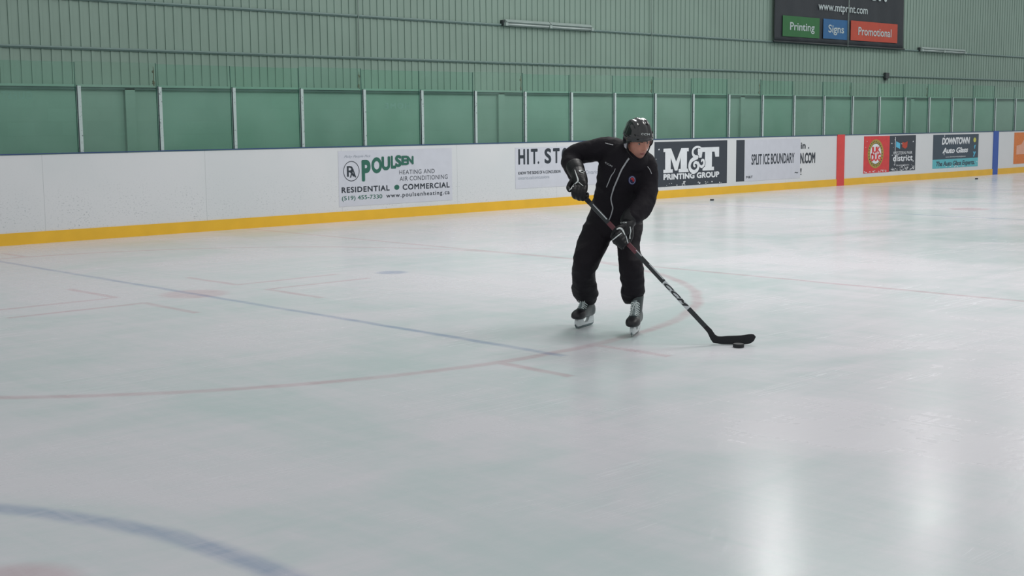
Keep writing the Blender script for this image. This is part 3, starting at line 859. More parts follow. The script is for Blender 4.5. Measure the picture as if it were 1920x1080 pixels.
def bake(bm, name, voxel, smooth=6, mats=None, par=None, wr=0.0, wscale=6.0, dec=None, ripple=None):
    """union of overlapping closed forms turned into one continuous surface"""
    me = bpy.data.meshes.new(name); bm.to_mesh(me); bm.free()
    o = bpy.data.objects.new(name, me); COL.objects.link(o)
    r = o.modifiers.new('r', 'REMESH'); r.mode = 'VOXEL'; r.voxel_size = voxel; r.use_smooth_shade = True
    s = o.modifiers.new('s', 'SMOOTH'); s.iterations = smooth; s.factor = 0.5
    dg = bpy.context.evaluated_depsgraph_get(); dg.update()
    m2 = bpy.data.meshes.new_from_object(o.evaluated_get(dg))
    o.modifiers.clear(); o.data = m2; bpy.data.meshes.remove(me); m2.name = name
    if wr:
        nrm = [v.normal.copy() for v in m2.vertices]
        for v, nn in zip(m2.vertices, nrm):
            p = v.co
            q = p * wscale
            d = (noise.ridged_multi_fractal(Vector((q.x, q.y, q.z * 1.5)), 0.9, 2.1, 3, 1.0, 2.0) - 1.1) * wr
            if ripple: d += ripple(p)
            v.co = p + nn * d
    for p in m2.polygons: p.use_smooth = True
    m2.materials.clear()
    for m in (mats or []): m2.materials.append(m)
    if par: parent(o, par)
    return o

def blob(bm, pts, rad, n=14, flat=1.0, ref=None, sub=4):
    pts = [Vector(p) for p in pts]
    if sub > 1 and len(pts) > 2: pts, rad = smoothpath(pts, rad, sub)
    tube(bm, pts, list(rad), n, True, 0, ref, True, flat)

def hrings(bm, spec, n=28, ex=2.3):
    """body of horizontal sections: (left px, right px, row, t, half depth)"""
    rings = []
    for l, r, y, t, dd in spec:
        c = (J(l, y, t) + J(r, y, t)) / 2; hw = (J(r, y, t) - J(l, y, t)).length / 2
        rg = []
        for k in range(n):
            a = 2 * math.pi * k / n
            ca, sa = math.cos(a), math.sin(a)
            u = math.copysign(abs(ca) ** (2 / ex), ca); v = math.copysign(abs(sa) ** (2 / ex), sa)
            rg.append(c + RD * (hw * u) + TD * (dd * v))
        rings.append(rg)
    ringloft(bm, rings)

# --- jacket -----------------------------------------------------------
bm = NB()
hrings(bm, [(1104, 1203, 413, -.05, .135), (1106, 1204, 400, -.04, .148), (1110, 1208, 380, -.01, .15), (1115, 1210, 360, .03, .148), (1118, 1212, 340, .07, .145),
            (1120, 1214, 320, .10, .142), (1124, 1216, 303, .12, .132), (1132, 1217, 288, .14, .115), (1146, 1213, 276, .15, .098), (1160, 1208, 268, .16, .082), (1170, 1203, 263, .17, .07)])
blob(bm, [J(1190, 300, .19), J(1191, 289, .20), J(1191, 279, .20)], [.098, .085, .078], 20, 1.0)
# right sleeve (left in the picture)
blob(bm, [J(1165, 287, .13), J(1140, 280, .09), J(1112, 283, .05), J(1086, 287, .02), J(1072, 298, .02), J(1074, 312, .10), J(1080, 325, .19)],
     [.095, .092, .083, .080, .080, .074, .066], 18)
# left sleeve
blob(bm, [J(1192, 296, .14), J(1207, 304, .13), J(1214, 325, .15), J(1215, 350, .17), J(1210, 376, .23), J(1199, 395, .31), J(1184, 408, .38)],
     [.085, .086, .078, .076, .076, .074, .062], 18)
jacket = bake(bm, 'jacket', 0.0085, 7, [MP_['cloth']], person, 0.0075, 6.5)
jacket['label'] = 'black zip track jacket with silver trim'

# --- pants ------------------------------------------------------------
bm = NB()
hrings(bm, [(1108, 1203, 392, -.06, .13), (1102, 1204, 406, -.06, .142), (1096, 1206, 420, -.06, .15), (1090, 1205, 434, -.04, .145), (1100, 1196, 448, -.02, .11)])
hrings(bm, [(1096, 1150, 418, -.05, .12), (1088, 1148, 436, -.02, .125), (1083, 1145, 450, .01, .125), (1077, 1136, 470, .06, .12), (1074.5, 1126, 489, .09, .115),
            (1073, 1117.5, 507, .07, .105), (1072, 1117.5, 526, .0, .105), (1071.5, 1121, 541, -.06, .11), (1074, 1121, 553, -.11, .105), (1080, 1118, 562, -.14, .09), (1088, 1114, 569.5, -.16, .07)], 24)
hrings(bm, [(1150, 1206, 418, -.02, .12), (1149, 1204, 436, .06, .125), (1156, 1200, 452, .12, .12), (1158.5, 1200, 468, .19, .115), (1159, 1205, 486, .26, .115),
            (1161, 1207, 503, .28, .11), (1163, 1208, 520, .26, .105), (1166, 1208, 536, .22, .11), (1163, 1209, 549, .19, .11), (1166, 1205, 559, .17, .095), (1172, 1196, 568.5, .15, .07)], 24)
def cuffs(p): 
    return 0.0022 * math.sin(p.z * 75 + 3.5 * math.sin(p.x * 14 + p.y * 9)) * max(0, min(1, (0.62 - p.z) / 0.2))
pants = bake(bm, 'pants', 0.0085, 5, [MP_['pants']], person, 0.0075, 5.0, ripple=cuffs)
pants['label'] = 'baggy black track pants'

# --- head -------------------------------------------------------------
yaw, pit, rol = math.radians(24), math.radians(19), math.radians(7)
HF = (TD * math.cos(yaw) + RD * math.sin(yaw)) * math.cos(pit) - Vector((0, 0, 1)) * math.sin(pit)
HR = (RD * math.cos(yaw) - TD * math.sin(yaw)).normalized()
HU = HF.cross(HR).normalized()
if HU.z < 0: HU = -HU
q = Matrix.Rotation(-rol, 3, -HF)
HR = q @ HR; HU = q @ HU
if HU.dot(RD) < 0: pass
HC = J(1196, 264.5, .27)
def HP(x, y, z): return HC + HR * x + HF * y + HU * z

def gauss(x, y, z, cx, cy, cz, sx, sy, sz):
    return math.exp(-((x - cx) / sx) ** 2 - ((y - cy) / sy) ** 2 - ((z - cz) / sz) ** 2)
bm = NB()
NU, NV = 96, 80
rows = []
for j in range(NV + 1):
    v = math.pi * j / NV
    row = []
    for i in range(NU):
        u = 2 * math.pi * i / NU
        dx, dy, dz = math.sin(v) * math.cos(u), math.sin(v) * math.sin(u), math.cos(v)
        x, y, z = dx * 0.077, dy * 0.098, dz * 0.126
        # jaw narrows, face plane is flatter, back of the skull drops to the neck
        low = max(0.0, min(1.0, (-z - 0.01) / 0.105))
        x *= 1 - 0.34 * low ** 1.4
        if y > 0: y = y * (1 - 0.06 * low) + 0.010 * low
        else: y *= 1 - 0.35 * low
        fr = max(0.0, dy)
        k = 0.0
        k += 0.024 * gauss(x, 0, z, 0, 0, -0.022, .0125, 1, .015) * fr           # nose tip
        k += 0.014 * gauss(x, 0, z, 0, 0, 0.0, .0095, 1, .022) * fr              # bridge
        k += 0.006 * (gauss(x, 0, z, .012, 0, -.028, .008, 1, .009) + gauss(x, 0, z, -.012, 0, -.028, .008, 1, .009)) * fr
        k -= 0.010 * (gauss(x, 0, z, .031, 0, .010, .015, 1, .012) + gauss(x, 0, z, -.031, 0, .010, .015, 1, .012)) * fr
        k += 0.006 * gauss(abs(x), 0, z, .028, 0, .032, .022, 1, .008) * fr      # brow ridge
        k += 0.005 * gauss(abs(x), 0, z, .045, 0, -.018, .016, 1, .016) * fr     # cheekbones
        k -= 0.005 * gauss(abs(x), 0, z, .042, 0, -.058, .012, 1, .018) * fr
        k += 0.0075 * gauss(x, 0, z, 0, 0, -.056, .021, 1, .0045) * fr           # upper lip
        k += 0.0080 * gauss(x, 0, z, 0, 0, -.068, .018, 1, .0050) * fr           # lower lip
        k -= 0.004 * gauss(x, 0, z, 0, 0, -.062, .024, 1, .0022) * fr
        k -= 0.003 * gauss(x, 0, z, 0, 0, -.080, .018, 1, .005) * fr
        k += 0.011 * gauss(x, 0, z, 0, 0, -.100, .020, 1, .013) * fr             # chin
        row.append(Vector((x, y + k, z)))
    rows.append(row)
ringloft(bm, [[HP(*p) for p in r] for r in rows[1:-1]])
# ears
for s_ in (-1, 1):
    blob(bm, [HP(s_ * .073, -.012, .018), HP(s_ * .082, -.022, .012), HP(s_ * .082, -.022, -.008), HP(s_ * .073, -.010, -.028)], [.008, .010, .010, .007], 10, 1.0)
# neck, trunk and limbs inside the clothes
blob(bm, [HP(0, -.02, -.05), J(1190, 290, .20), J(1186, 305, .14)], [.058, .062, .08], 18)
hr = lambda *a: hrings(bm, a, 20, 2.1)
hr((1130, 1206, 300, .11, .08), (1132, 1204, 330, .08, .09), (1126, 1198, 370, .01, .09), (1122, 1190, 405, -.06, .09), (1118, 1188, 430, -.06, .09))
blob(bm, [J(1150, 288, .11), J(1112, 286, .05), J(1076, 297, .03), J(1079, 312, .11), J(1084, 328, .24)], [.06, .052, .045, .04, .031], 12)
blob(bm, [J(1200, 300, .13), J(1213, 330, .15), J(1212, 366, .20), J(1195, 396, .32), J(1176, 418, .42)], [.06, .052, .045, .04, .031], 12)
blob(bm, [J(1125, 428, -.04), J(1106, 492, .06), J(1097, 540, -.10), Vector((AX - .055 * math.cos(AA), AY - .055 * math.sin(AA), .20)), Vector((AX - .055 * math.cos(AA), AY - .055 * math.sin(AA), .14))], [.070, .046, .042, .032, .028], 14)
blob(bm, [J(1180, 428, .0), J(1182, 495, .24), J(1187, 545, .20), Vector((BX - .055 * math.cos(BA), BY - .055 * math.sin(BA), .20)), Vector((BX - .055 * math.cos(BA), BY - .055 * math.sin(BA), .14))], [.070, .046, .042, .032, .028], 14)
body = bake(bm, 'person_body', 0.0042, 1, [MP_['skin'], MP_['lip']], None)
for p in body.data.polygons:
    c = p.center - HC
    x, y, z = c.dot(HR), c.dot(HF), c.dot(HU)
    if c.length > 0.2 or y < 0.02: continue
    if ((x / .023) ** 2 + ((z + .0625) / (.0095 * (1 - 0.3 * abs(x) / .023))) ** 2) < 1: p.material_index = 1
# stubble of the jaw, a property of the skin around the chin
nt_ = MP_['skin'].node_tree; g_s = G(nt_)
geo_ = nt_.nodes.new('ShaderNodeNewGeometry')
dst = nt_.nodes.new('ShaderNodeVectorMath'); dst.operation = 'DISTANCE'; dst.inputs[1].default_value = HP(0, .075, -.098)
nt_.links.new(geo_.outputs['Position'], dst.inputs[0])
bsdf_ = nt_.nodes['Principled BSDF']; src_ = bsdf_.inputs['Base Color'].links[0].from_socket
jaw = g_s.m('MULTIPLY', g_s.ss(dst.outputs['Value'], 0.035, 0.075, 1.0, 0.0), 0.55)
nt_.links.new(g_s.mix(jaw, src_, rgb(132, 96, 88)), bsdf_.inputs['Base Color'])
# the body is the person itself
bpy.data.objects.remove(person)
person = body
person.name = 'person'
tag(person, 'person in black track suit, helmet and skates handling a puck with a hockey stick', 'person')
def kid(o):
    o.parent = person; o.matrix_parent_inverse = Matrix(); return o
kid(jacket); kid(pants)
def pbuild(name, bm, mats, par=None, smooth=True):
    o = build(name, bm, mats, None, smooth); o.parent = par or person
    return o

# eyes
for s_ in (-1, 1):
    bm = NB(); bmesh.ops.create_uvsphere(bm, u_segments=20, v_segments=14, radius=0.0128)
    for f in bm.faces: f.material_index = 0
    mt = Matrix.Translation(HP(s_ * .030, .0722, .0105))
    look = (HF + HR * 0.10 - HU * 0.12).normalized()
    for v in bm.verts: v.co = mt @ v.co
    bm.faces.ensure_lookup_table()
    cc = HP(s_ * .030, .0722, .0105)
    for f in bm.faces:
        if (f.calc_center_median() - cc).normalized().dot(look) > 0.88: f.material_index = 1
    pbuild('eye', bm, [MP_['eye'], MP_['iris']])
TF = None
def bvh0(o):
    return BVHTree.FromPolygons([v.co[:] for v in o.data.vertices], [tuple(p.vertices) for p in o.data.polygons])
TF = bvh0(body)
def face_pt(x, z, off):
    loc = TF.ray_cast(HP(x, .3, z), -HF, 1)[0]
    return (loc or HP(x, .09, z)) + HF * off
for s_ in (-1, 1):
    bm = NB(); blob(bm, [face_pt(s_ * .014, .0255, 0), face_pt(s_ * .026, .029, 0.001), face_pt(s_ * .040, .029, 0), face_pt(s_ * .049, .024, 0)], [.0028, .0038, .0036, .0018], 8)
    pbuild('eyebrow', bm, MP_['brow'])
    bm = NB()
    cc = HP(s_ * .030, .0722, .0105)
    blob(bm, [cc + (HF * .0105 + HU * .0055 - HR * s_ * .0085), cc + (HF * .0125 + HU * .0078), cc + (HF * .0095 + HU * .0052 + HR * s_ * .0095)], [.0012, .0017, .0012], 8)
    pbuild('eyelash', bm, MP_['brow'])
# hair at temples and nape
for s_ in (-1, 1):
    bm = NB()
    blob(bm, [HP(s_ * .0745, .022, .035), HP(s_ * .0755, .016, .012), HP(s_ * .074, .012, -.006)], [.012, .010, .006], 10, 0.5, ref=HR)
    pbuild('hair', bm, MP_['brow'])
bm = NB()
blob(bm, [HP(-.05, -.075, -.02), HP(0, -.088, -.03), HP(.05, -.075, -.02)], [.016, .02, .016], 10)
pbuild('hair', bm, MP_['brow'])

# --- helmet -----------------------------------------------------------
def edge(u):
    """lower rim of the shell by azimuth (0 = front)"""
    c = math.cos(u)
    if c > 0: return 0.043 - 0.060 * (1 - c) ** 1.6
    return -0.017 - 0.040 * (-c)
def hrad(u, ph):
    a, b, c = 0.103, 0.124, 0.150
    x, y, z = math.cos(ph) * math.sin(u) / a, math.cos(ph) * math.cos(u) / (b if math.cos(u) < 0 else b * 0.97), math.sin(ph) / c
    return 1 / math.sqrt(abs(x) ** 2 + abs(y) ** 2 + abs(z) ** 2)
def hpt(u, ph, off=0.0):
    r = hrad(u, ph) + off
    return Vector((r * math.cos(ph) * math.sin(u), r * math.cos(ph) * math.cos(u), 0.022 + r * math.sin(ph)))
def relief(x, y, z):
    d = 0.0
    ax = abs(x)
    d += 0.007 * math.exp(-((ax - 0.048) / 0.012) ** 2) * max(0.0, min(1.0, (z - 0.03) / 0.05))     # two long ridges
    d -= 0.004 * math.exp(-((ax - 0.026) / 0.010) ** 2) * (0.3 + 0.7 * max(0.0, min(1.0, (z - 0.05) / 0.05)))
    d += 0.004 * math.exp(-((z - 0.062) / 0.008) ** 2)                           # brow crease
    d -= 0.003 * math.exp(-((y + 0.012) / 0.006) ** 2)                                                     # seam of the two shells
    return d
bm = NB()
NU, NV = 112, 44
rings = []
for j in range(NV + 1):
    rg = []
    for i in range(NU):
        u = 2 * math.pi * i / NU
        e = edge(u)
        lo_ = math.asin(max(-0.95, min(0.95, (e - 0.022) / 0.150)))
        ph = lo_ + (math.pi / 2 - 0.02 - lo_) * j / NV
        p = hpt(u, ph); p = hpt(u, ph, relief(*p) + (0.003 if j < 2 else 0))
        rg.append(HP(*p))
    rings.append(rg)
L = ringloft(bm, rings, cap=False)
top = bm.verts.new(HP(0, 0, 0.022 + 0.150))
for i in range(NU): bm.faces.new((L[-1][i], L[-1][(i + 1) % NU], top))
bmesh.ops.recalc_face_normals(bm, faces=bm.faces)
helmet = pbuild('helmet', bm, MP_['helmet']); helmet['label'] = 'glossy black hockey helmet'
sd = helmet.modifiers.new('thick', 'SOLIDIFY'); sd.thickness = 0.009; sd.offset = -1
def hslot(x, y, z, dx, dz, w=0.004, l=0.012):
    bm = NB()
    u = math.atan2(x, y); ph = math.atan2(z - 0.022, math.hypot(x, y))
    p0 = hpt(u - dx * l * 4, ph - dz * l * 4); p1 = hpt(u + dx * l * 4, ph + dz * l * 4)
    o1 = relief(*p0) - 0.001; o2 = relief(*p1) - 0.001
    p0 = hpt(u - dx * l * 4, ph - dz * l * 4, o1); p1 = hpt(u + dx * l * 4, ph + dz * l * 4, o2)
    tube(bm, [HP(*p0), HP(*((p0 + p1) / 2)), HP(*p1)], [w, w * 1.2, w], 10, round_ends=True)
    pbuild('vent', bm, MP_['vent'], helmet)
for s_ in (-1, 1):
    for (x, y, z, dx, dz) in ((.066, .075, .080, .5, .8), (.085, .03, .065, 1, 0.2), (.088, -.05, .05, 1, 0), (.04, -.09, .09, .3, 1), (.028, .05, .125, 0, 1), (.05, .09, .052, 1, 0)):
        hslot(s_ * x, y, z, s_ * dx, dz)
# ear loops, guard and chin strap
for s_ in (-1, 1):
    bm = NB()
    blob(bm, [HP(s_ * .098, .035, .012), HP(s_ * .100, .030, -.02), HP(s_ * .090, .012, -.046), HP(s_ * .089, -.020, -.043), HP(s_ * .096, -.045, -.015)], [.006, .005, .005, .005, .006], 8)
    pbuild('ear_loop', bm, MP_['strap'], helmet)
for s_ in (-1, 1):
    bm = NB()
    prism(bm, [(.03, .01), (.028, -.025), (.008, -.042), (-.018, -.038), (-.03, -.01), (-.025, .012)], s_ * .0945, s_ * .0965, to=lambda a, b, y: HP(y, a, b))
    g_ = pbuild('ear_guard', bm, MP_['clear'], helmet, False); g_['label'] = 'pale clear ear guard'
bm = NB()
blob(bm, [HP(-.094, .010, -.045), HP(-.070, .020, -.085), HP(-.036, .040, -.120), HP(0, .050, -.132), HP(.036, .040, -.120), HP(.074, .022, -.082), HP(.096, .010, -.045)], [.004, .0032, .003, .003, .003, .005, .005], 8)
pbuild('chin_strap', bm, MP_['strap'], helmet)

# --- printing and piping laid onto a surface ---------------------------
def bvh(o):
    dg = bpy.context.evaluated_depsgraph_get(); dg.update()
    e = o.evaluated_get(dg); me = e.to_mesh()
    t = BVHTree.FromPolygons([v.co[:] for v in me.vertices], [tuple(p.vertices) for p in me.polygons])
    e.to_mesh_clear()
    return t
def hit(tree, px, py, off=0.002):
    d = ray(px, py).normalized()
    loc, nrm, idx, dist = tree.ray_cast(CAM, d, 60)
    if loc is None: return None
    if nrm.dot(d) > 0: nrm = -nrm
    return loc + nrm * off
def ribbon(tree, pts, w, name, m, par, off=0.003, thick=0.0):
    P = [Vector((x, y, 0)) for x, y in pts]
    P, ws = smoothpath(P, w if isinstance(w, list) else [w] * len(P), 6)
    bm = NB(); prev = None
    for i, p in enumerate(P):
        tv = (P[min(i + 1, len(P) - 1)] - P[max(0, i - 1)]); tv.normalize(); nv = Vector((-tv.y, tv.x, 0))
        cs = []
        for k in (-1, 0, 1):
            h = hit(tree, p.x + nv.x * ws[i] * k, p.y + nv.y * ws[i] * k, off + (0.0012 if k == 0 else 0))
            cs.append(h)
        if any(c is None for c in cs) or max((cs[0] - cs[1]).length, (cs[1] - cs[2]).length) > 0.04: prev = None; continue
        vs = [bm.verts.new(c) for c in cs]
        if prev:
            for k in (0, 1): bm.faces.new((prev[k], prev[k + 1], vs[k + 1], vs[k]))
        prev = vs
    o = pbuild(name, bm, m, par)
    s = o.modifiers.new('thick', 'SOLIDIFY'); s.thickness = 0.0015; s.offset = 0
    return o
def decal(tree, vf, fn, name, m, par, off=0.003):
    bm = NB(); vs, fs = vf
    H = [hit(tree, *fn(v[0], v[1]), off + (0.00015 * v[2] if len(v) > 2 else 0)) for v in vs]
    if any(h is None for h in H):
        return None
    V = [bm.verts.new(h) for h in H]
    for f in fs:
        try: bm.faces.new([V[i] for i in f])
        except ValueError: pass
    return pbuild(name, bm, m, par, False)
def quad(x0, y0, x1, y1, x2, y2):
    """map unit box to picture: origin lower-left (x0,y0), to lower-right (x1,y1), to upper-left (x2,y2)"""
    return lambda u, v: (x0 + (x1 - x0) * u + (x2 - x0) * v, y0 + (y1 - y0) * u + (y2 - y0) * v)

TJ = bvh(jacket)
ribbon(TJ, [(1180, 297), (1174, 305), (1165, 319), (1156, 340), (1150, 355), (1146, 370), (1147, 380), (1149, 390), (1146, 402), (1142, 412)],
       [1.5, 1.5, 1.5, 1.4, 1.3, 1.2, 1.1, 1.1, 1.0, 0.9], 'zip', MP_['silver'], jacket, 0.004)['label'] = 'silver front zip'
ribbon(TJ, [(1154, 316), (1151, 323), (1146, 330), (1141, 342), (1137.5, 351)], [.5, .6, .9, .9, .8], 'pocket_zip', MP_['silver'], jacket)
ribbon(TJ, [(1135, 268.5), (1142, 270.5), (1150, 272.5)], .55, 'shoulder_piping', MP_['silver'], jacket)
ribbon(TJ, [(1213.5, 312), (1218, 318), (1221.5, 326)], .55, 'shoulder_piping', MP_['silver'], jacket)
decal(TJ, text_mesh('CCM', 0.018, 1.05), quad(1134.5, 306, 1147.5, 313.5, 1135.5, 303.2), 'chest_lettering', MP_['silver'], jacket, 0.004)
cb = (1185, 337.5)
decal(TJ, disc(0, 0, 7.2, 8.6, 28), lambda x, y: (cb[0] + x, cb[1] + y), 'badge', MP_['badge'], jacket, 0.004)
decal(TJ, disc(0, 0, 5.8, 7.0, 24, 0.80), lambda x, y: (cb[0] + x, cb[1] + y), 'badge_ring', MP_['badgew'], jacket, 0.0055)
decal(TJ, ([(-2, -4.5), (3.5, -4), (4, 1.5), (1, 3), (0, -1), (-3, -1.5)], [(0, 1, 2, 3, 4, 5)]), lambda x, y: (cb[0] + x, cb[1] + y), 'badge_mark', MP_['badger'], jacket, 0.006)
TH = bvh(helmet)
decal(TH, text_mesh('CCM', 0.018, 1.1), quad(1201.2, 253.2, 1217.5, 254.0, 1202.0, 249.6), 'helmet_lettering', MP_['wpiping'], helmet, 0.002)

# --- gloves -----------------------------------------------------------
def glove(name, label, bulk, cuff, fingers, thumb):
    bm = NB()
    for pts, rad, fl in bulk: blob(bm, [J(*p) for p in pts], rad, 16, fl)
    for pts, rad in fingers: blob(bm, [J(*p) for p in pts], rad, 10, 1.0, sub=3)
    blob(bm, [J(*p) for p in thumb[0]], thumb[1], 10, 1.0, sub=3)
    g0 = bake(bm, name, 0.0034, 2, [MP_['glove']], None); g0.parent = person; g0['label'] = label
    bm = NB()
    pts = [J(*p) for p in cuff[0]]; P, R_ = smoothpath(pts, cuff[1], 4)
    tube(bm, P, R_, 24, True)
    c = pbuild('glove_cuff', bm, MP_['glove'], g0)
    return g0
F = .0165
ga = glove('glove', 'black hockey glove at the top of the stick',
      [([(1084, 322, .26), (1088, 336, .34), (1089, 350, .39)], [.052, .054, .046], 0.8), ([(1087, 330, .31), (1094, 345, .39), (1095, 356, .41)], [.034, .030, .026], 1.0)],
      ([(1077, 311, .17), (1081, 320, .22), (1085, 330, .27)], [.064, .062, .050]),
      [([(x, 350 + i * .7, .425), (x - 2.5, 361 + b, .455), (x - 1, 369 + b, .43), (x + 3, 371 + b, .385), (x + 4, 364 + b, .355)], [F, F * 1.05, F, F * .95, F * .85])
       for i, (x, b) in enumerate(((1077.5, -1.0), (1084.5, 1.6), (1091, 2.2), (1097, 0.0)))],
      ([(1078, 334, .31), (1070, 344, .33), (1066, 352, .35), (1068, 357, .39)], [.022, .021, .018, .015]))
gb = glove('glove', 'black hockey glove lower on the stick with white knuckle trim',
      [([(1180, 414, .40), (1174, 425, .44), (1168, 436, .47)], [.050, .052, .045], 0.8), ([(1181, 428, .42), (1181, 440, .45), (1179, 450, .47)], [.028, .028, .022], 1.0)],
      ([(1185, 403, .35), (1179, 412, .39), (1175, 420, .42)], [.062, .060, .050]),
      [([(1163 + 4.6 * i, 434 + 6.0 * i, .525), (1156.5 + 4.6 * i, 441 + 5.6 * i, .565), (1151.5 + 4.6 * i, 449 + 4.3 * i, .545), (1153 + 4.6 * i, 455 + 3.2 * i, .50)], [F, F * 1.08, F, F * .85])
       for i in range(4)],
      ([(1170, 424, .47), (1161, 427, .52), (1153, 434, .53), (1148, 444, .51)], [.021, .020, .018, .015]))
TA, TB = bvh(ga), bvh(gb)
ribbon(TA, [(1078, 319), (1080.5, 327), (1083.5, 336), (1083, 341), (1077, 346)], [.5, .8, 1.3, 1.2, .8], 'piping', MP_['wpiping'], ga, 0.0025)
ribbon(TA, [(1075.5, 349), (1071, 354), (1067.5, 357)], [.9, 1.1, .9], 'piping', MP_['wpiping'], ga, 0.0025)
ribbon(TA, [(1085, 342), (1089, 345.5), (1093, 349)], .5, 'piping', MP_['wpiping'], ga, 0.0025)
decal(TA, text_mesh('C', 0.05), quad(1084.0, 321.8, 1094.0, 326.0, 1086.5, 318.0), 'glove_lettering', MP_['wpiping'], ga, 0.003)
ribbon(TB, [(1156, 430.2), (1161, 428.2), (1166, 430), (1169, 435), (1171.5, 441)], [.7, 1.6, 1.9, 1.5, .8], 'knuckle_trim', MP_['wpiping'], gb, 0.0025)
ribbon(TB, [(1165, 437), (1157, 443), (1151, 448), (1146.5, 452)], [.9, .9, .8, .6], 'piping', MP_['wpiping'], gb, 0.0025)
ribbon(TB, [(1173, 442), (1175, 449), (1177, 456)], .7, 'piping', MP_['sgrey'], gb, 0.0025)
ribbon(TB, [(1181, 425), (1182, 434), (1181, 441), (1180.5, 448)], [.5, .8, .8, 1.4], 'piping', MP_['wpiping'], gb, 0.0025)
cuffb = [c for c in gb.children if c.name.startswith('glove_cuff')][0]
TCu = bvh(cuffb)
decal(TCu, text_mesh('CCM', 0.018, 1.1), quad(1157.5, 418.6, 1170.5, 417.9, 1157.7, 415.6), 'cuff_lettering', MP_['wpiping'], cuffb, 0.003) or \
    decal(TB, text_mesh('CCM', 0.018, 1.1), quad(1164, 420, 1175, 419.4, 1164.2, 417.0), 'cuff_lettering', MP_['wpiping'], gb, 0.003)

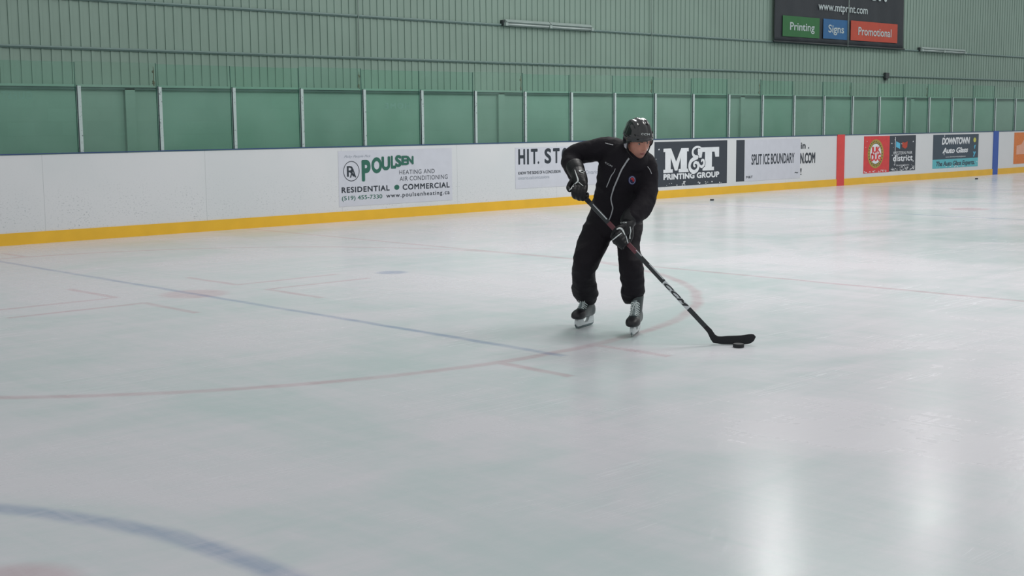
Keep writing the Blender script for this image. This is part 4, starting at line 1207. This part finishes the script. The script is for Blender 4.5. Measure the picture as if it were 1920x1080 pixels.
# --- skates -----------------------------------------------------------
def skate(cx, cy, ang, label, lean):
    fx = Vector((math.cos(ang), math.sin(ang), 0)); fy = Vector((-math.sin(ang), math.cos(ang), 0)); fz = Vector((0, 0, 1))
    fz = (fz + fy * lean).normalized(); fy = fz.cross(fx).normalized()
    base = Vector((cx, cy, 0.0))
    P = lambda x, y, z: base + fx * (x * 1.07) + fy * (y * 1.05) + fz * (z if z < 0.03 else 0.03 + (z - 0.03) * 1.04)
    B = 0.072
    root = None
    # boot
    bm = NB()
    rings = []
    for x, w, z0, z1 in ((-.118, .020, B + .010, B + .075), (-.108, .032, B + .002, B + .095), (-.08, .038, B, B + .11), (-.04, .037, B, B + .115), (0, .040, B, B + .100), (.04, .045, B, B + .085),
                         (.08, .048, B, B + .072), (.115, .046, B + .002, B + .062), (.142, .036, B + .006, B + .050), (.156, .018, B + .014, B + .036)):
        rg = []
        for k in range(20):
            a = 2 * math.pi * k / 20; ca, sa = math.cos(a), math.sin(a)
            yy = w * math.copysign(abs(ca) ** .75, ca); zz = (z0 + z1) / 2 + (z1 - z0) / 2 * math.copysign(abs(sa) ** .8, sa)
            rg.append(P(x, yy * (1 - .12 * max(0, sa)), zz))
        rings.append(rg)
    ringloft(bm, rings)
    rings = []
    for z, x0, x1, w in ((B + .03, -.112, .03, .036), (B + .08, -.110, .025, .037), (B + .12, -.106, .012, .040), (B + .16, -.110, .004, .044), (B + .195, -.118, -.002, .046)):
        rings.append([P((x0 + x1) / 2 + (x1 - x0) / 2 * math.cos(2 * math.pi * k / 20), w * math.sin(2 * math.pi * k / 20), z + 0.02 * (math.cos(2 * math.pi * k / 20) < -0.5)) for k in range(20)])
    ringloft(bm, rings)
    root = bake(bm, 'skate', 0.0045, 3, [MP_['boot']], None); root.parent = person; root['label'] = label
    # toe cap
    bm = NB(); rings = []
    for x, w, z0, z1 in ((.078, .0505, B - .003, B + .071), (.10, .0500, B - .003, B + .068), (.125, .0455, B - .001, B + .060), (.145, .036, B + .004, B + .050), (.158, .022, B + .011, B + .039), (.162, .008, B + .02, B + .03)):
        rg = []
        for k in range(24):
            a = 2 * math.pi * k / 24; ca, sa = math.cos(a), math.sin(a)
            rg.append(P(x, w * math.copysign(abs(ca) ** .75, ca) * (1 - .10 * max(0, sa)), (z0 + z1) / 2 + (z1 - z0) / 2 * math.copysign(abs(sa) ** .8, sa)))
        rings.append(rg)
    ringloft(bm, rings); pbuild('toe_cap', bm, MP_['toe'], root)['label'] = 'black toe cap'
    # tongue
    bm = NB()
    pts = [P(.075, 0, B + .066), P(.045, 0, B + .084), P(.02, 0, B + .108), (P(.008, 0, B + .14)), P(.006, 0, B + .160), P(.008, 0, B + .172)]
    tube(bm, pts, [.028, .028, .026, .027, .030, .030], 14, True, ref=fy, flat=0.42)
    tg_ = pbuild('tongue', bm, MP_['tongue'], root); tg_['label'] = 'grey felt tongue'
    bm = NB(); blob(bm, [P(-.050, 0, B + .10), P(-.052, 0, B + .17), P(-.056, 0, B + .26)], [.034, .040, .044], 14)
    pbuild('sock', bm, MP_['pants'], root)['label'] = 'black sock'
    # laces
    bm = NB()
    lv = [(.070, B + .073), (.058, B + .083), (.046, B + .093), (.036, B + .106), (.028, B + .122), (.024, B + .139), (.022, B + .156)]
    for i, (x, z) in enumerate(lv):
        w = .030 - .0006 * i
        tube(bm, [P(x - .012, -w - .004, z - .012), P(x + .001, -w * .6, z + .003), P(x + .006, 0, z + .006), P(x + .001, w * .6, z + .003), P(x - .012, w + .004, z - .012)], .0036, 7)
    for i in range(len(lv) - 1):
        (xa_, za_), (xb2, zb2) = lv[i], lv[i + 1]
        for s_ in (-1, 1):
            tube(bm, [P(xa_ - .003, -s_ * .026, za_), P((xa_ + xb2) / 2 + .010, 0, (za_ + zb2) / 2 + .008), P(xb2 - .003, s_ * .026, zb2)], .0030, 6)
    for s_ in (-1, 1):
        tube(bm, [P(.030, 0, B + .15), P(.040, s_ * .018, B + .145), P(.050, s_ * .024, B + .122), P(.052, s_ * .014, B + .112), P(.036, 0, B + .148)], .0030, 6)
        tube(bm, [P(.030, 0, B + .15), P(.045, s_ * .008, B + .125), P(.062, s_ * .012, B + .098)], .0028, 6)
    pbuild('laces', bm, MP_['lace'], root)['label'] = 'white laces'
    # holder
    bm = NB()
    prof = [(-.112, B + .004), (-.050, B + .004), (-.040, B - .020), (-.020, B - .034), (.020, B - .034), (.040, B - .018), (.050, B + .004), (.128, B + .006), (.138, B - .012), (.140, .030),
            (.128, .020), (-.105, .020), (-.122, .032), (-.120, B - .02)]
    prism(bm, prof, -.013, .013, to=lambda a, b, y: P(a, y, b))
    bevel(bm, .0025, 1)
    hd = pbuild('blade_holder', bm, MP_['holder'], root, False); hd['label'] = 'white blade holder'
    bm = NB()
    prof = [(-.118, .024), (.132, .024)] + [(.146 - .00, .040), (.150, .038), (.146, .020), (.132, .007), (.10, .001), (-.09, .001), (-.118, .005), (-.132, .014), (-.136, .026)]
    prism(bm, prof, -.002, .002, to=lambda a, b, y: P(a, y, b))
    pbuild('runner', bm, MP_['steel'], hd, False)['label'] = 'steel runner'
    return root
sA = skate(AX, AY, AA, 'black and charcoal skate on the skater\'s right foot', 0.0)
sB = skate(BX, BY, BA, 'black and charcoal skate on the skater\'s left foot', 0.0)

# ------------------------------------------------------------------ stick
stick = tag(empty('hockey_stick', (7.2, -11.4, 0)), 'black hockey stick with white lettering, held low by the skater', 'hockey stick')
S0 = J(1086.5, 359.5, .40); S1 = Vector((7.196, -11.352, 0.060))
sd_ = (S1 - S0).normalized()
L_ = (S1 - S0).length
side = sd_.cross(TD).normalized()          # across the face we see
face = side.cross(sd_).normalized()        # out of the face we see
if face.dot(TD) < 0: face = -face
def SP(d, a, b): return S0 + sd_ * d + side * a + face * b
# distances along the shaft of the printed zones
def along(px, py):
    best = min(range(801), key=lambda k: (lambda q: (q[0] - px) ** 2 + (q[1] - py) ** 2)(proj_px(S0 + sd_ * (L_ * k / 800))))
    return L_ * best / 800
def proj_px(P):
    d = P - CAM; z = d.dot(FW); return 960 + FOC * d.dot(RT) / z, 540 - FOC * d.dot(UP) / z
zones = [(0.0, 0), (along(1140, 419), 1), (along(1190, 477), 0), (along(1241, 532), 2), (along(1289, 581), 0), (L_ - 0.085, 0)]
def sect(d, a=.0125, b=.0165, c=.005):
    """rounded rectangle: b across the seen face"""
    out = []
    for cx_, cy_, a0 in ((b - c, a - c, 0), (-(b - c), a - c, 90), (-(b - c), -(a - c), 180), (b - c, -(a - c), 270)):
        for k in range(4):
            an = math.radians(a0 + 30 * k)
            out.append(SP(d, cx_ + c * math.cos(an), cy_ + c * math.sin(an)))
    return out
bm = NB()
for (d0, mi), (d1, _) in zip(zones[:-1], zones[1:]):
    ringloft(bm, [sect(d0 + (d1 - d0) * k / 6) for k in range(7)], cap=(mi == 0 and d0 == 0), mi=mi)
bmesh.ops.remove_doubles(bm, verts=bm.verts, dist=0.0002)
sh = build('shaft', bm, [MP_['sblack'], MP_['sred'], MP_['sgrey']], stick, True)
bm = NB()
d0, d1 = zones[3][0], zones[4][0]
add_flat(bm, text_mesh('CCM', 0.05, 1.1, 0.45), lambda u, v: SP(d0 + .012 + (d1 - d0 - .024) * u, .0145 - .029 * v if side.z < 0 else -.0145 + .029 * v, .0131), 0, face * 0.00012)
build('shaft_lettering', bm, MP_['sblack'], stick)
for (pa, pb, off) in (((1192, 470), (1202, 482), .010), ((1212, 500), (1240, 528), .011), ((1110, 385), (1136, 413), .008)):  # two printed stripes, then a highlight painted along the upper edge
    bm = NB(); da, db = along(*pa), along(*pb)
    sg = 1 if side.z > 0 else -1
    vs = [bm.verts.new(SP(da, sg * (off - .002), .0131)), bm.verts.new(SP(db, sg * (off - .003), .0131)), bm.verts.new(SP(db, sg * (off + .004), .0131)), bm.verts.new(SP(da, sg * (off + .003), .0131))]
    bm.faces.new(vs)
    build('stripe_highlight', bm, MP_['sgrey'], stick)
bm = NB(); ringloft(bm, [sect(-.045, .0135, .0175, .007), sect(-.04, .0155, .0195, .007), sect(0.0, .0150, .0190, .007), sect(.11, .0136, .0176, .006)])
build('butt_tape', bm, MP_['tape'], stick, True)
# blade: a curved paddle swept from the heel to the toe
bd = (Vector((7.375, -11.570, 0)) - Vector((S1.x, S1.y, 0))); bl = bd.length; bd.normalize()
bn = Vector((-bd.y, bd.x, 0));
if bn.dot(TD) < 0: bn = -bn
secs = []
for k in range(23):
    u = k / 22
    c = Vector((S1.x, S1.y, 0)) + bd * (bl * u) + bn * (0.020 * math.sin(u * math.pi * .5) ** 2 * 1.0 * u - 0.0)
    zb = 0.002 + 0.014 * max(0, .22 - u) ** 2 / .0484 + 0.020 * max(0, u - .55) ** 2 / .2025
    h = 0.054 + 0.014 * u - .006 * max(0, .3 - u) / .3
    zt = zb + h
    if u > .80:
        e = (u - .80) / .20
        q_ = math.sqrt(max(0.0, 1 - e * e)) * 0.96 + 0.04
        mid = zb + h * .55
        zt = mid + (zt - mid) * q_; zb = mid - (mid - zb) * q_
    th = 0.0065 - .002 * u
    tl_ = bn * (0.012 * u)
    secs.append((c, zb, zt, th, tl_))
bm = NB(); rings = []
# neck from the shaft down to the heel
nk = [(SP(L_ - .10, 0, 0), sd_), (SP(L_ - .05, 0, 0), sd_)]
for d_, a_, b_ in ((L_ - .10, .0122, .0163), (L_ - .065, .0105, .0172), (L_ - .045, .0092, .0185)):
    rings.append(sect(d_, a_, b_, .004))
def bsec(c, zb, zt, th, tilt):
    out = []
    m_ = (zb + zt) / 2; hh = (zt - zb) / 2; cc_ = min(.004, th * .8, hh * .9)
    up_ = Vector((0, 0, 1))
    for cx_, cy_, a0 in ((hh - cc_, th - cc_, 0), (-(hh - cc_), th - cc_, 90), (-(hh - cc_), -(th - cc_), 180), (hh - cc_, -(th - cc_), 270)):
        for k in range(4):
            an = math.radians(a0 + 30 * k)
            s1 = cx_ + cc_ * math.cos(an); s2 = cy_ + cc_ * math.sin(an)
            out.append(c + up_ * (m_ + s1) + bn * s2 + tilt * (-(s1) / .04))
    return out
br = [bsec(*s_) for s_ in secs[2:]]
def heel(c, ax, hl, th):
    out = []
    cc_ = .004
    for cx_, cy_, a0 in ((hl - cc_, th - cc_, 0), (-(hl - cc_), th - cc_, 90), (-(hl - cc_), -(th - cc_), 180), (hl - cc_, -(th - cc_), 270)):
        for k in range(4):
            an = math.radians(a0 + 30 * k)
            out.append(c + ax * (cx_ + cc_ * math.cos(an)) + bn * (cy_ + cc_ * math.sin(an)))
    return out
br = [heel(Vector((S1.x, S1.y, .052)) - bd * .008, (Vector((0, 0, 1)) * .72 + bd * .69).normalized(), .0225, .0085),
      heel(Vector((S1.x, S1.y, .037)) + bd * .006, (Vector((0, 0, 1)) * .88 + bd * .47).normalized(), .028, .0075)] + br
# orient the neck sections like the blade sections (first axis up, second axis out)
def match(r, ref):
    n_ = len(r); best = None
    for rev in (False, True):
        rr = r[::-1] if rev else r
        for sft in range(n_):
            q2 = rr[sft:] + rr[:sft]
            e = sum((a - b).length for a, b in zip([p - sum(q2, Vector()) / n_ for p in q2], [p - sum(ref, Vector()) / n_ for p in ref]))
            if best is None or e < best[0]: best = (e, q2)
    return best[1]
ref = br[0]; nn = []
for r in rings[::-1]:
    r = match(r, ref); nn.append(r); ref = r
ringloft(bm, nn[::-1] + br)
bmesh.ops.recalc_face_normals(bm, faces=bm.faces)
build('blade', bm, MP_['tape'], stick, True)['label'] = 'black taped blade'

# ------------------------------------------------------------------ pucks
def puck(x, y, label):
    bm = NB(); r, h, c = .0381, .0254, .0035; n = 36
    prof = [(r - c, 0), (r, c), (r, h - c), (r - c, h)]
    ringloft(bm, [[Vector((x + q[0] * math.cos(2 * math.pi * k / n), y + q[0] * math.sin(2 * math.pi * k / n), q[1] + .0005)) for k in range(n)] for q in prof])
    return tag(build('puck', bm, MP_['puck'], None, False), label, 'puck', None)
puck(7.215, -11.545, 'black puck on the ice against the stick blade')
puck(20.456, -1.19, 'black puck lying alone on the ice below the printing company sign')
p2 = puck(31.764, -0.927, 'black puck lying alone on the ice below the auto glass sign')

# put the person's origin on the ice between the skates
base_ = Vector((O0.x, O0.y, 0.0))
person.data.transform(Matrix.Translation(-base_))
person.location = base_
for c_ in person.children: c_.matrix_parent_inverse = Matrix.Translation(-base_)
